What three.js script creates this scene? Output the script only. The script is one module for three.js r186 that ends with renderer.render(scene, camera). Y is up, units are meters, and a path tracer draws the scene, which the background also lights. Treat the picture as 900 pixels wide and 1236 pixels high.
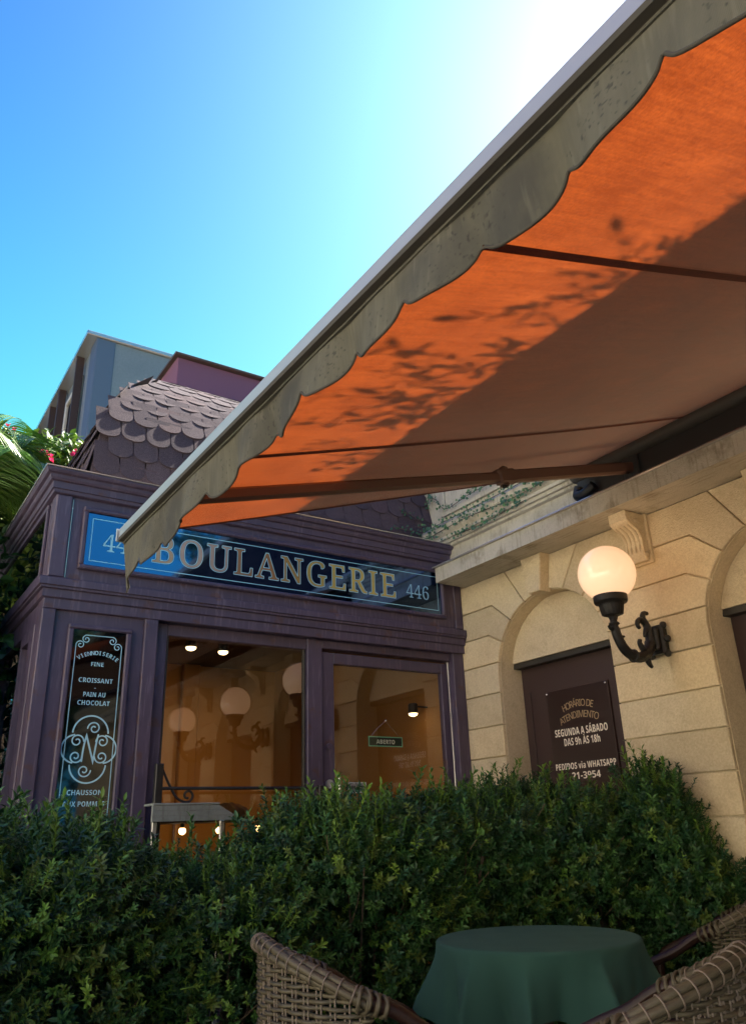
import * as THREE from 'three';
import { mergeGeometries } from 'three/addons/utils/BufferGeometryUtils.js';

// ---------------------------------------------------------------- camera, sky, sun, exposure
const E = 1.12;                                   // eye height of the seated photographer
const scene = new THREE.Scene();
const renderer = new THREE.WebGLRenderer({ antialias: true });
renderer.toneMapping = THREE.LinearToneMapping;
renderer.toneMappingExposure = 4.8;
renderer.shadowMap.enabled = true;
const camera = new THREE.PerspectiveCamera(66.2, 745 / 1024, 0.05, 400);
camera.position.set(0, E, 0);
camera.rotation.set(THREE.MathUtils.degToRad(21.955), THREE.MathUtils.degToRad(-33.93), THREE.MathUtils.degToRad(-2.007), 'YXZ');
scene.add(camera);

const SUN = new THREE.Vector3(0.672, 0.700, -0.238).normalize();
{
  const w = 512, h = 256, d = new Float32Array(w * h * 4), v = new THREE.Vector3();
  for (let j = 0; j < h; j++) for (let i = 0; i < w; i++) {
    const el = ((j + 0.5) / h - 0.5) * Math.PI, az = ((i + 0.5) / w - 0.5) * 2 * Math.PI;
    v.set(Math.cos(el) * Math.cos(az), Math.sin(el), Math.cos(el) * Math.sin(az));
    const c = Math.max(-1, Math.min(1, v.dot(SUN))), ang = Math.acos(c);
    const deg = 180 / Math.PI, a = ang * deg, e = Math.max(el * deg, 22), k = 1 / 4.8, near = 0.16 + 0.84 * Math.pow((1 + c) / 2, 2);
    const p = (j * w + i) * 4;
    d[p] = k * (0.006 + Math.min(1.0, 2.9 * Math.exp(-a / 12)) + Math.exp(-e / 13) * (0.3 + 13 * Math.exp(-a / 20)));
    d[p + 1] = k * (0.02 + Math.min(1.0, 4.0 * Math.exp(-a / 14)) + 5.4 * Math.exp(-e / 17) * near);
    d[p + 2] = k * (0.80 + Math.min(0.7, 3.0 * Math.exp(-a / 14)) + 0.9 * Math.exp(-e / 25) * near);
    d[p + 3] = 1;
  }
  const sky = new THREE.DataTexture(d, w, h, THREE.RGBAFormat, THREE.FloatType);
  sky.mapping = THREE.EquirectangularReflectionMapping; sky.magFilter = THREE.LinearFilter; sky.minFilter = THREE.LinearFilter; sky.needsUpdate = true;
  scene.background = sky; scene.environment = sky;
}
const sun = new THREE.DirectionalLight(new THREE.Color(1, 0.93, 0.82), 4.6);
sun.position.copy(SUN).multiplyScalar(30); sun.target.position.set(0, 0, -3);
sun.castShadow = true; sun.shadow.radius = 0.7; sun.shadow.mapSize.set(2048, 2048);
Object.assign(sun.shadow.camera, { left: -16, right: 16, top: 16, bottom: -16, near: 1, far: 80 });
scene.add(sun, sun.target);

// ---------------------------------------------------------------- helpers
const V = (x, y, z) => new THREE.Vector3(x, y, z);
function rngOf(seed) { let a = seed >>> 0; return () => { a = (a + 0x6D2B79F5) | 0; let t = Math.imul(a ^ (a >>> 15), 1 | a); t = (t + Math.imul(t ^ (t >>> 7), 61 | t)) ^ t; return ((t ^ (t >>> 14)) >>> 0) / 4294967296; }; }
const used = {};
function numbered(n) { if (used[n] === undefined) { used[n] = 0; return n; } used[n]++; return n + '_' + String(used[n]).padStart(3, '0'); }
function mesh(name, geo, mat, parent) { const m = new THREE.Mesh(Array.isArray(geo) ? merge(geo) : geo, mat); m.name = name; (parent || scene).add(m); return m; }
function merge(list) { return mergeGeometries(list.map(g => { const q = g.index ? g.toNonIndexed() : g; for (const k of Object.keys(q.attributes)) if (!['position', 'normal', 'uv'].includes(k)) q.deleteAttribute(k); return q; })); }
function thing(name, label, category, pos = [0, 0, 0], turn = 0, group) {
  const o = new THREE.Group(); o.name = numbered(name); scene.add(o); o.position.set(...pos); o.rotation.y = turn;
  o.userData = { label, category }; if (group) o.userData.group = group; return o;
}
function part(name, parent) { const g = new THREE.Group(); g.name = name; parent.add(g); return g; }
// uv in metres by the dominant axis of each face
function boxUV(geo, ox = 0, oy = 0) {
  const g = geo.index ? geo.toNonIndexed() : geo, p = g.attributes.position, uv = new Float32Array(p.count * 2), a = V(), b = V(), c = V(), n = V();
  for (let i = 0; i < p.count; i += 3) {
    a.fromBufferAttribute(p, i); b.fromBufferAttribute(p, i + 1); c.fromBufferAttribute(p, i + 2);
    n.crossVectors(b.clone().sub(a), c.clone().sub(a)); const x = Math.abs(n.x), y = Math.abs(n.y), z = Math.abs(n.z);
    [a, b, c].forEach((q, k) => { const s = x >= y && x >= z ? [q.z, q.y] : y >= z ? [q.x, q.z] : [q.x, q.y]; uv[(i + k) * 2] = s[0] + ox; uv[(i + k) * 2 + 1] = s[1] + oy; });
  }
  g.setAttribute('uv', new THREE.BufferAttribute(uv, 2)); return g;
}
// box between two corners, long edges chamfered
function box(x0, x1, y0, y1, z0, z1, bev = 0.004) {
  const w = x1 - x0, h = y1 - y0, d = z1 - z0, b = Math.min(bev, w * 0.3, h * 0.3, d * 0.3);
  const s = new THREE.Shape([new THREE.Vector2(x0 + b, y0 + b), new THREE.Vector2(x1 - b, y0 + b), new THREE.Vector2(x1 - b, y1 - b), new THREE.Vector2(x0 + b, y1 - b)]);
  const g = new THREE.ExtrudeGeometry(s, { depth: d - 2 * b, bevelEnabled: true, bevelSize: b, bevelThickness: b, bevelSegments: 1, curveSegments: 1 });
  g.translate(0, 0, z0 + b); return boxUV(g);
}
// slab drawn in the (s, h) plane of a wall that faces -x; s = -z
function wallSlab(shape, xFront, thick, bev, inset = 0, curve = 10) {
  const g = new THREE.ExtrudeGeometry(shape, { depth: thick, bevelEnabled: bev > 0, bevelSize: bev, bevelThickness: bev, bevelOffset: -bev - inset, bevelSegments: 1, curveSegments: curve });
  // local x -> s, local y -> h, local z -> into the wall
  const p = g.attributes.position;
  for (let i = 0; i < p.count; i++) { const s = p.getX(i), h = p.getY(i), k = p.getZ(i); p.setXYZ(i, xFront + bev + k, h, -s); }
  g.computeVertexNormals(); return boxUV(g);
}
// moulding: profile [[outward, y]...] swept along a polyline in plan with mitred corners; outward is to the left of travel
function mould(profile, path) {
  const n = path.length, rows = [];
  for (let i = 0; i < n; i++) {
    const a = path[Math.max(0, i - 1)], b = path[i], c = path[Math.min(n - 1, i + 1)];
    const d1 = new THREE.Vector2(b[0] - a[0], b[1] - a[1]), d2 = new THREE.Vector2(c[0] - b[0], c[1] - b[1]);
    if (i === 0) d1.copy(d2); if (i === n - 1) d2.copy(d1); d1.normalize(); d2.normalize();
    const n1 = new THREE.Vector2(d1.y, -d1.x), n2 = new THREE.Vector2(d2.y, -d2.x), m = n1.clone().add(n2); m.multiplyScalar(1 / (1 + n1.dot(n2)));
    rows.push(profile.map(([o, y]) => V(b[0] + m.x * o, y, b[1] + m.y * o)));
  }
  const pos = [];
  const quad = (a, b, c, d) => { for (const q of [a, b, c, a, c, d]) pos.push(q.x, q.y, q.z); };
  for (let i = 0; i < n - 1; i++) for (let k = 0; k < profile.length - 1; k++) quad(rows[i][k], rows[i + 1][k], rows[i + 1][k + 1], rows[i][k + 1]);
  for (const r of [rows[0], rows[n - 1]]) for (let k = 1; k < r.length - 1; k++) for (const q of [r[0], r[k], r[k + 1]]) pos.push(q.x, q.y, q.z);
  const g = new THREE.BufferGeometry(); g.setAttribute('position', new THREE.Float32BufferAttribute(pos, 3)); g.computeVertexNormals(); return boxUV(g);
}
function tube(pts, r, seg = 24, rad = 8, closed = false) { return new THREE.TubeGeometry(new THREE.CatmullRomCurve3(pts.map(p => p.isVector3 ? p : V(...p)), closed), seg, r, rad, closed); }
// tube with a radius that changes along it
function taper(pts, r0, r1, seg = 16, rad = 7) {
  const c = new THREE.CatmullRomCurve3(pts.map(p => p.isVector3 ? p : V(...p))), g = new THREE.TubeGeometry(c, seg, 1, rad), p = g.attributes.position, q = V();
  for (let i = 0; i <= seg; i++) { const m = c.getPointAt(i / seg), r = r0 + (r1 - r0) * i / seg; for (let k = 0; k <= rad; k++) { const j = i * (rad + 1) + k; q.fromBufferAttribute(p, j).sub(m).multiplyScalar(r).add(m); p.setXYZ(j, q.x, q.y, q.z); } }
  g.computeVertexNormals(); return g;
}
function at(g, x, y, z, rx = 0, ry = 0, rz = 0) { g.rotateX(rx); g.rotateY(ry); g.rotateZ(rz); g.translate(x, y, z); return g; }
const lathe = (pts, seg = 24) => new THREE.LatheGeometry(pts.map(p => new THREE.Vector2(...p)), seg);

// ---------------------------------------------------------------- procedural textures
function noiseField(n, cells, seed, oct = 4, ay = 1) {          // tiling value noise, ay stretches it
  const out = new Float32Array(n * n); let amp = 1, tot = 0;
  for (let o = 0; o < oct; o++) {
    const cx = cells << o, cy = Math.max(1, Math.round(cx / ay)), r = rngOf(seed + o * 101), gr = new Float32Array(cx * cy); for (let i = 0; i < gr.length; i++) gr[i] = r();
    for (let y = 0; y < n; y++) { const fy = y / n * cy, y0 = fy | 0, ty = fy - y0, sy = ty * ty * (3 - 2 * ty), y1 = (y0 + 1) % cy;
      for (let x = 0; x < n; x++) { const fx = x / n * cx, x0 = fx | 0, tx = fx - x0, sx = tx * tx * (3 - 2 * tx), x1 = (x0 + 1) % cx;
        const a = gr[y0 * cx + x0], b = gr[y0 * cx + x1], c = gr[y1 * cx + x0], d = gr[y1 * cx + x1];
        out[y * n + x] += amp * ((a + (b - a) * sx) * (1 - sy) + (c + (d - c) * sx) * sy); } }
    tot += amp; amp *= 0.55;
  }
  for (let i = 0; i < out.length; i++) out[i] /= tot; return out;
}
function tex(n, fn, srgb, size, sizeY) {
  const d = new Uint8Array(n * n * 4);
  for (let y = 0; y < n; y++) for (let x = 0; x < n; x++) { const c = fn(y * n + x, x, y), p = (y * n + x) * 4; for (let k = 0; k < 3; k++) d[p + k] = Math.max(0, Math.min(255, Math.round(255 * (Array.isArray(c) ? c[k] : c)))); d[p + 3] = 255; }
  const t = new THREE.DataTexture(d, n, n); t.wrapS = t.wrapT = THREE.RepeatWrapping; t.magFilter = THREE.LinearFilter; t.minFilter = THREE.LinearMipmapLinearFilter; t.generateMipmaps = true;
  if (srgb) t.colorSpace = THREE.SRGBColorSpace; t.repeat.set(1 / size, 1 / (sizeY || size)); t.needsUpdate = true; return t;
}
const N1 = noiseField(512, 4, 11, 6), N2 = noiseField(512, 96, 23, 2), N3 = noiseField(512, 8, 37, 5), NV = noiseField(512, 64, 51, 3, 10), NH = noiseField(512, 8, 71, 5), NF = noiseField(512, 160, 91, 1);
const mix = (a, b, t) => a.map((q, i) => q + (b[i] - q) * t), clamp = (x, a = 0, b = 1) => Math.max(a, Math.min(b, x)), step = (a, b, x) => { const t = clamp((x - a) / (b - a)); return t * t * (3 - 2 * t); };
const stuccoMap = tex(512, i => mix(mix([0.80, 0.735, 0.60], [0.87, 0.81, 0.68], N1[i]), [0.66, 0.585, 0.45], 0.22 * step(0.55, 0.85, N3[i]) + 0.55 * (N2[i] - 0.42)), true, 0.7);
const stuccoBump = tex(512, i => 0.55 * N2[i] + 0.45 * NF[i], false, 0.36);
const agedMap = tex(512, i => mix(mix([0.66, 0.64, 0.57], [0.78, 0.76, 0.70], N1[i]), [0.46, 0.43, 0.36], clamp(0.30 * step(0.5, 0.8, NV[i]) + 0.35 * step(0.55, 0.8, N3[i]) + 0.25 * (N2[i] - 0.4))), true, 0.9);
const paintMap = tex(512, i => mix(mix(mix([0.235, 0.20, 0.275], [0.32, 0.275, 0.36], N1[i]), [0.43, 0.385, 0.45], 0.6 * step(0.52, 0.8, NV[i]) * N3[i] * 1.6), [0.33, 0.20, 0.17], 0.55 * step(0.66, 0.8, N3[i])), true, 0.8);
const paintRough = tex(512, i => 0.42 + 0.35 * N3[i] + 0.12 * NV[i], false, 0.6);
const shingleMap = tex(512, i => { const g = N2[i], f = NF[i]; return mix(mix([0.22, 0.175, 0.20], [0.35, 0.295, 0.315], clamp(g * 1.5 - 0.25)), [0.50, 0.43, 0.43], 0.8 * step(0.62, 0.9, f)); }, true, 0.22);
const shingleBump = tex(512, i => 0.5 * N2[i] + 0.5 * NF[i], false, 0.22);
const canvasMap = tex(512, (i, x, y) => { const th = 0.5 + 0.25 * Math.sin(x * 0.7854) + 0.25 * Math.sin(y * 0.7854); return mix([0.74, 0.32, 0.11], [0.94, 0.44, 0.16], clamp(0.30 + 0.8 * (NV[i] - 0.5) + 1.1 * (N1[i] - 0.5) + 0.22 * th + 0.8 * (N2[i] - 0.5))); }, true, 0.5);
const canvasBump = tex(512, (i, x, y) => 0.5 + 0.25 * Math.sin(x * 1.5708) + 0.25 * Math.sin(y * 1.5708), false, 0.25);
const valanceMap = tex(512, i => { const s = NV[i], n = N1[i]; let c = mix([0.27, 0.265, 0.23], [0.37, 0.36, 0.305], clamp(0.5 * s + 0.6 * N3[i] - 0.1)); c = mix(c, [0.19, 0.19, 0.18], 0.65 * step(0.4, 0.75, n)); c = mix(c, [0.46, 0.45, 0.40], 0.22 * step(0.6, 0.8, NV[(i + 7777) % 262144])); return mix(c, [0.14, 0.14, 0.13], 0.6 * step(0.62, 0.85, 0.5 * N2[i] + 0.5 * NF[i]) * step(0.42, 0.6, N3[i])); }, true, 0.8);
const renderMap = tex(512, i => mix([0.46, 0.50, 0.52], [0.54, 0.575, 0.59], clamp(0.5 + 0.8 * (N1[i] - 0.5) + 0.5 * (N2[i] - 0.5))), true, 1.6);
const metalRough = tex(512, i => 0.35 + 0.4 * N3[i], false, 0.4);
const paverMap = tex(512, i => mix(mix([0.55, 0.50, 0.45], [0.70, 0.66, 0.60], N1[i]), [0.42, 0.38, 0.34], 0.7 * step(0.55, 0.8, N3[i]) + 0.4 * (N2[i] - 0.5)), true, 1.7);
const woodMap = tex(512, (i, x, y) => mix([0.30, 0.17, 0.10], [0.46, 0.28, 0.17], clamp(NV[i] * 1.2 - 0.1)), true, 0.35);
const wickerMap = tex(512, i => mix(mix([0.52, 0.48, 0.38], [0.78, 0.72, 0.58], N3[i]), [0.36, 0.30, 0.22], 0.7 * step(0.6, 0.85, N2[i])), true, 0.25);
const cloth = tex(512, (i, x, y) => 0.5 + 0.25 * Math.sin(x * 1.5708) + 0.25 * Math.sin(y * 1.5708), false, 0.12);

// ---------------------------------------------------------------- materials
const rgb = (r, g, b) => new THREE.Color().setRGB(r, g, b);
const std = o => new THREE.MeshStandardMaterial(o), phy = o => new THREE.MeshPhysicalMaterial(o);
const DS = THREE.DoubleSide;
const M = {
  stucco: std({ map: stuccoMap, bumpMap: stuccoBump, bumpScale: 0.0035, roughness: 0.95 }),
  stuccoB: std({ map: stuccoMap, bumpMap: stuccoBump, bumpScale: 0.0035, roughness: 0.95, color: rgb(0.88, 0.87, 0.86) }),
  stuccoC: std({ map: stuccoMap, bumpMap: stuccoBump, bumpScale: 0.0035, roughness: 0.95, color: rgb(1.06, 1.03, 0.98) }),
  aged: std({ map: agedMap, bumpMap: stuccoBump, bumpScale: 0.003, roughness: 0.95 }),
  purple: phy({ map: paintMap, roughnessMap: paintRough, roughness: 0.8, clearcoat: 0.15, clearcoatRoughness: 0.4 }),
  purpleWall: std({ roughness: 0.9, bumpMap: stuccoBump, bumpScale: 0.002, color: rgb(0.20, 0.085, 0.14) }),
  shingleA: std({ map: shingleMap, bumpMap: shingleBump, bumpScale: 0.002, roughness: 0.97 }),
  shingleB: std({ map: shingleMap, bumpMap: shingleBump, bumpScale: 0.002, roughness: 0.97, color: rgb(0.76, 0.75, 0.80) }),
  shingleC: std({ map: shingleMap, bumpMap: shingleBump, bumpScale: 0.002, roughness: 0.97, color: rgb(1.08, 0.98, 0.95) }),
  flashing: std({ color: rgb(0.55, 0.54, 0.52), metalness: 0.6, roughness: 0.4, roughnessMap: metalRough }),
  darkCap: std({ color: rgb(0.09, 0.058, 0.05), roughness: 0.6 }),
  canopy: phy({ map: canvasMap, bumpMap: canvasBump, bumpScale: 0.0004, roughness: 1, transmission: 0.66, thickness: 0, side: DS, color: rgb(0.37, 0.38, 0.44) }),
  seam: phy({ map: canvasMap, roughness: 1, transmission: 0.12, thickness: 0, color: rgb(0.2, 0.18, 0.18), side: DS }),
  valance: std({ map: valanceMap, bumpMap: canvasBump, bumpScale: 0.0005, roughness: 1, side: DS }),
  piping: std({ color: rgb(0.05, 0.045, 0.035), roughness: 1 }),
  alu: std({ color: rgb(0.36, 0.37, 0.38), metalness: 0.55, roughness: 0.42 }),
  armPaint: std({ color: rgb(0.13, 0.075, 0.055), roughness: 0.5 }),
  backBar: std({ color: rgb(0.03, 0.035, 0.035), roughness: 0.6 }),
  black: std({ color: rgb(0.012, 0.012, 0.012), roughness: 0.5 }),
  iron: std({ color: rgb(0.010, 0.010, 0.010), roughness: 0.42, bumpMap: stuccoBump, bumpScale: 0.001 }),
  glassPane: phy({ color: rgb(0.93, 0.88, 0.8), transmission: 1, thickness: 0, roughness: 0.0, ior: 1.95, side: DS }),
  darkGlass: phy({ color: rgb(0.004, 0.005, 0.006), roughness: 0.03, ior: 2.0, clearcoat: 0.5, clearcoatRoughness: 0.02 }),
  door: std({ color: rgb(0.040, 0.020, 0.018), roughness: 0.55, bumpMap: stuccoBump, bumpScale: 0.0008 }),
  doorFrame: std({ color: rgb(0.030, 0.026, 0.020), roughness: 0.6 }),
  chrome: std({ color: rgb(0.8, 0.8, 0.78), metalness: 1, roughness: 0.25 }),
  globe: phy({ color: rgb(0.8, 0.76, 0.68), roughness: 0.12, emissive: rgb(1.0, 0.55, 0.29), emissiveIntensity: 0.20, clearcoat: 0.6, clearcoatRoughness: 0.05 }),
  ochre: std({ color: rgb(0.40, 0.20, 0.05), roughness: 0.9, bumpMap: stuccoBump, bumpScale: 0.002 }),
  ceiling: std({ color: rgb(0.10, 0.08, 0.07), roughness: 0.9 }),
  woodFloor: std({ map: woodMap, roughness: 0.6 }),
  greyWood: std({ map: agedMap, roughness: 0.8, color: rgb(0.42, 0.5, 0.58) }),
  brownWood: std({ map: woodMap, roughness: 0.5, color: rgb(0.16, 0.14, 0.14) }),
  bulb: std({ color: rgb(0.9, 0.8, 0.6), emissive: rgb(1, 0.62, 0.25), emissiveIntensity: 2.2 }),
  lens: std({ color: rgb(0.9, 0.85, 0.7), emissive: rgb(1, 0.75, 0.38), emissiveIntensity: 1.6 }),
  flagstone: std({ color: rgb(0.13, 0.125, 0.12), bumpMap: stuccoBump, bumpScale: 0.002, roughness: 0.8 }),
  bread: std({ color: rgb(0.36, 0.14, 0.04), roughness: 0.6, bumpMap: stuccoBump, bumpScale: 0.004 }),
  wicker: std({ map: wickerMap, roughness: 0.6, color: rgb(0.20, 0.20, 0.19) }),
  wickerDark: std({ color: rgb(0.15, 0.12, 0.095), roughness: 0.6 }),
  cloth: phy({ color: rgb(0.017, 0.066, 0.055), roughness: 0.92, bumpMap: cloth, bumpScale: 0.0004, sheen: 0.25, sheenRoughness: 0.6, sheenColor: rgb(0.1, 0.25, 0.2), side: DS }),
  stone: std({ map: paverMap, bumpMap: stuccoBump, bumpScale: 0.002, roughness: 0.9 }),
  asphalt: std({ map: paverMap, color: rgb(0.16, 0.16, 0.17), roughness: 0.95, bumpMap: stuccoBump, bumpScale: 0.003 }),
  leaf: phy({ color: 0xffffff, roughness: 0.48, specularIntensity: 0.7, side: DS }),
  sunLeaf: phy({ color: 0xffffff, roughness: 0.6, transmission: 0.35, thickness: 0, side: DS }),
  twig: std({ color: rgb(0.20, 0.15, 0.10), roughness: 0.9 }),
  bark: std({ color: rgb(0.10, 0.075, 0.055), roughness: 0.9, bumpMap: stuccoBump, bumpScale: 0.004 }),
  petal: phy({ color: rgb(0.72, 0.05, 0.20), roughness: 0.7, transmission: 0.3, thickness: 0, side: DS }),
  greyWall: std({ map: renderMap, roughness: 0.95, bumpMap: stuccoBump, bumpScale: 0.002 }),
  blueStrip: std({ color: rgb(0.10, 0.14, 0.20), roughness: 0.85 }),
  shutter: std({ color: rgb(0.055, 0.032, 0.026), roughness: 0.7 }),
  farWall: std({ color: rgb(0.72, 0.66, 0.55), roughness: 0.95, bumpMap: stuccoBump, bumpScale: 0.003 }),
  slate: std({ map: shingleMap, roughness: 0.95, color: rgb(0.30, 0.30, 0.32) }),
};
// ---------------------------------------------------------------- ground
function structure(name, geo, mat) { const m = mesh(numbered(name), geo, mat); m.userData.kind = 'structure'; return m; }
structure('ground', boxUV(new THREE.PlaneGeometry(300, 300, 1, 1).rotateX(-Math.PI / 2).translate(0, -0.15, 0)), M.asphalt);
structure('terrace', box(-2.2, 3.9, -0.6, 0, -9, 9, 0.02), M.flagstone);
structure('pavement', box(-5.6, -2.21, -0.6, -0.02, -14, 14, 0.03), M.stone);

// ---------------------------------------------------------------- bakery: purple timber shop front
const ZF = -4.2, WX = 3.56, XL = 0.76, ZB = -7.2;
const bakery = thing('bakery_shop', 'purple painted timber shop front with glazed door and scalloped shingle mansard roof', 'shop');
const path2 = [[WX - 0.003, ZF], [XL, ZF], [XL, ZB]];
const Y = r => r + E;
{
  // cornice, sill course and frieze run round the corner
  mesh('cornice', mould([[0, Y(1.745)], [0.020, Y(1.752)], [0.022, Y(1.770)], [0.030, Y(1.772)], [0.032, Y(1.810)], [0.045, Y(1.814)], [0.052, Y(1.826)], [0.054, Y(1.842)], [0.070, Y(1.848)], [0.078, Y(1.862)], [0.078, Y(1.872)], [0, Y(1.878)]], path2), M.purple, bakery);
  mesh('cornice_flashing', mould([[-0.10, Y(1.886)], [0.084, Y(1.874)], [0.086, Y(1.879)], [-0.10, Y(1.892)]], path2), M.flashing, bakery);
  mesh('ledge', mould([[0, Y(1.165)], [0.012, Y(1.172)], [0.012, Y(1.213)], [0.026, Y(1.217)], [0.026, Y(1.228)], [0.036, Y(1.231)], [0.036, Y(1.268)], [0.030, Y(1.273)], [0, Y(1.280)]], path2), M.purple, bakery);
  mesh('frieze', box(XL + 0.005, WX - 0.002, Y(1.275), Y(1.748), ZF - 0.12, ZF - 0.003), M.purple, bakery);
  mesh('corner_post', box(XL, 0.845, Y(1.281), Y(1.745), ZF - 0.1, ZF + 0.012, 0.006), M.purple, bakery);
  mesh('corner_post', box(3.49, WX - 0.003, Y(1.281), Y(1.745), ZF - 0.1, ZF + 0.008, 0.005), M.purple, bakery);
  mesh('pale_edge', box(0.8455, 0.852, Y(1.283), Y(1.73), ZF - 0.003, ZF + 0.004, 0.002), M.flashing, bakery);  // narrow pale strip along the inner edge of the corner post
  mesh('lintel', box(XL + 0.001, WX - 0.003, Y(1.113), Y(1.172), ZF - 0.14, ZF, 0.003), M.purple, bakery);
  // pilaster with its sunk panel
  const pil = part('pilaster', bakery);
  mesh('stile', box(XL, 0.829, 0, Y(1.1125), ZF - 0.12, ZF, 0.005), M.purple, pil);
  mesh('stile', box(1.298, 1.373, 0, Y(1.1125), ZF - 0.12, ZF, 0.005), M.purple, pil);
  mesh('panel', box(0.8295, 1.2975, 0, Y(1.1125), ZF - 0.12, ZF - 0.022, 0.001), M.purple, pil);
  // window
  const win = part('shop_window', bakery);
  mesh('frame', [box(1.3735, 1.447, Y(-0.55), Y(1.1125), ZF - 0.13, ZF - 0.062, 0.004), box(1.4475, 2.335, Y(1.046), Y(1.1125), ZF - 0.13, ZF - 0.062, 0.004), box(2.335, 2.44, Y(-0.55), Y(1.1125), ZF - 0.13, ZF - 0.05, 0.004), box(1.4475, 2.3345, Y(-0.55), Y(-0.47), ZF - 0.13, ZF - 0.062, 0.004)], M.purple, win);
  for (const [a, b] of [[2.318, 2.334], [1.448, 1.460]]) mesh('glazing_bead', box(a, b, Y(-0.469), Y(1.045), ZF - 0.10, ZF - 0.07, 0.003), M.doorFrame, win);
  mesh('pane', boxUV(new THREE.PlaneGeometry(0.9, 1.54).translate(1.891, Y(0.288), ZF - 0.085)), M.glassPane, win);
  mesh('stall_riser', box(1.3735, 2.44, 0, Y(-0.551), ZF - 0.13, ZF - 0.03, 0.006), M.purple, bakery);
  // door
  const door = part('door', bakery);
  mesh('leaf', [box(2.447, 2.535, 0.02, Y(1.045), ZF - 0.115, ZF - 0.072, 0.004), box(3.389, 3.445, 0.02, Y(1.045), ZF - 0.115, ZF - 0.072, 0.004), box(2.5355, 3.3885, Y(0.975), Y(1.045), ZF - 0.115, ZF - 0.072, 0.004), box(2.5355, 3.3885, 0.02, 0.32, ZF - 0.115, ZF - 0.072, 0.004)], M.purple, door);
  mesh('pane', boxUV(new THREE.PlaneGeometry(0.87, 1.80).translate(2.962, 1.215, ZF - 0.092)), M.glassPane, door);
  mesh('handle', [at(new THREE.CylinderGeometry(0.011, 0.011, 0.46, 14), 2.527, Y(0.07), ZF - 0.01), at(new THREE.CylinderGeometry(0.009, 0.009, 0.07, 10), 2.527, Y(0.25), ZF - 0.043, Math.PI / 2), at(new THREE.CylinderGeometry(0.009, 0.009, 0.07, 10), 2.527, Y(-0.11), ZF - 0.043, Math.PI / 2)], M.chrome, door);
  for (const [h, r] of [[0.255, 0.025], [0.47, 0.019]]) mesh('lock', at(new THREE.CylinderGeometry(r, r + 0.001, 0.02, 20), 2.492, Y(h), ZF - 0.065, Math.PI / 2), h < 0.3 ? M.alu : M.purple, door);
  mesh('door_frame', [box(3.462, WX - 0.003, 0, Y(1.1125), ZF - 0.13, ZF - 0.02, 0.004), box(2.4405, 3.4615, Y(1.062), Y(1.1125), ZF - 0.13, ZF - 0.05, 0.004)], M.purple, bakery);
  mesh('weather_strip', box(3.4475, 3.4605, 0.02, Y(1.06), ZF - 0.10, ZF - 0.068, 0.002), M.flashing, bakery);
  // left side, seen along its length
  const side = part('side_wall', bakery);
  mesh('frieze_panel', box(XL + 0.002, XL + 0.1, Y(1.281), Y(1.745), ZB, ZF - 0.121, 0.002), M.purple, side);
  mesh('frieze_glass', box(XL - 0.004, XL + 0.0015, Y(1.33), Y(1.70), ZB + 0.2, ZF - 0.17, 0.001), M.darkGlass, side);
  mesh('glass_frame', [box(XL - 0.014, XL + 0.001, Y(1.30), Y(1.329), ZB + 0.2, ZF - 0.14, 0.003), box(XL - 0.014, XL + 0.001, Y(1.701), Y(1.73), ZB + 0.2, ZF - 0.14, 0.003), box(XL - 0.014, XL + 0.001, Y(1.3295), Y(1.7005), ZF - 0.169, ZF - 0.14, 0.003)], M.purple, side);
  mesh('rail', box(XL + 0.004, XL + 0.1, Y(1.05), Y(1.164), ZB, ZF - 0.121, 0.004), M.purple, side);
  for (let k = 0; k < 3; k++) {
    const z1 = ZF - 0.125 - k * 0.98;
    mesh('post', box(XL - 0.006, XL + 0.1, 0, Y(1.0495), z1 - 0.10, z1, 0.005), M.purple, side);
    mesh('window_frame', [box(XL - 0.004, XL + 0.06, 0.5, Y(1.049), z1 - 0.345, z1 - 0.315, 0.004), box(XL - 0.004, XL + 0.06, 0.5, Y(1.049), z1 - 0.13, z1 - 0.1005, 0.004), box(XL - 0.004, XL + 0.06, Y(0.98), Y(1.049), z1 - 0.3145, z1 - 0.1305, 0.004)], M.purple, side);
    mesh('window_glass', box(XL + 0.03, XL + 0.036, 0.5, Y(1.049), z1 - 0.879, z1 - 0.1305, 0.001), M.darkGlass, side);
    mesh('apron', box(XL + 0.01, XL + 0.1, 0, 0.499, z1 - 0.88, z1 - 0.1005, 0.004), M.purple, side);
  }
  // shell of the room
  mesh('floor', box(XL + 0.11, WX + 0.2, 0.001, 0.015, ZB, ZF - 0.14, 0.001), M.woodFloor, bakery);
  mesh('ceiling', box(XL + 0.11, WX + 0.2, Y(1.50), Y(1.60), ZB, ZF - 0.125, 0.001), M.ceiling, bakery);
  mesh('back_wall', box(XL, WX + 0.2, 0, Y(1.9), ZB - 0.15, ZB - 0.001, 0.001), M.ochre, bakery);
  mesh('inner_wall', box(XL + 0.101, XL + 0.135, 0.016, Y(1.499), ZB, ZF - 0.20, 0.001), M.ochre, bakery);
  mesh('party_wall', box(WX + 0.02, WX + 0.2, 0, Y(1.9), ZB, ZF - 0.131, 0.001), M.ochre, bakery);
  for (const x of [1.75, 2.6]) mesh('wall_pillar', box(x, x + 0.16, 0.016, Y(1.499), ZB, ZB + 0.08, 0.01), M.ochre, bakery);
  // mansard roof with fish-scale shingles
  const prof = [[-4.395, 1.86], [-4.40, 2.00], [-4.425, 2.20], [-4.49, 2.48], [-4.60, 2.71], [-4.78, 2.92], [-5.03, 3.13], [-5.30, 3.28], [-5.60, 3.38], [-6.05, 3.43]];
  const curve = new THREE.CatmullRomCurve3(prof.map(([z, y]) => V(0, Y(y), z)));
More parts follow.
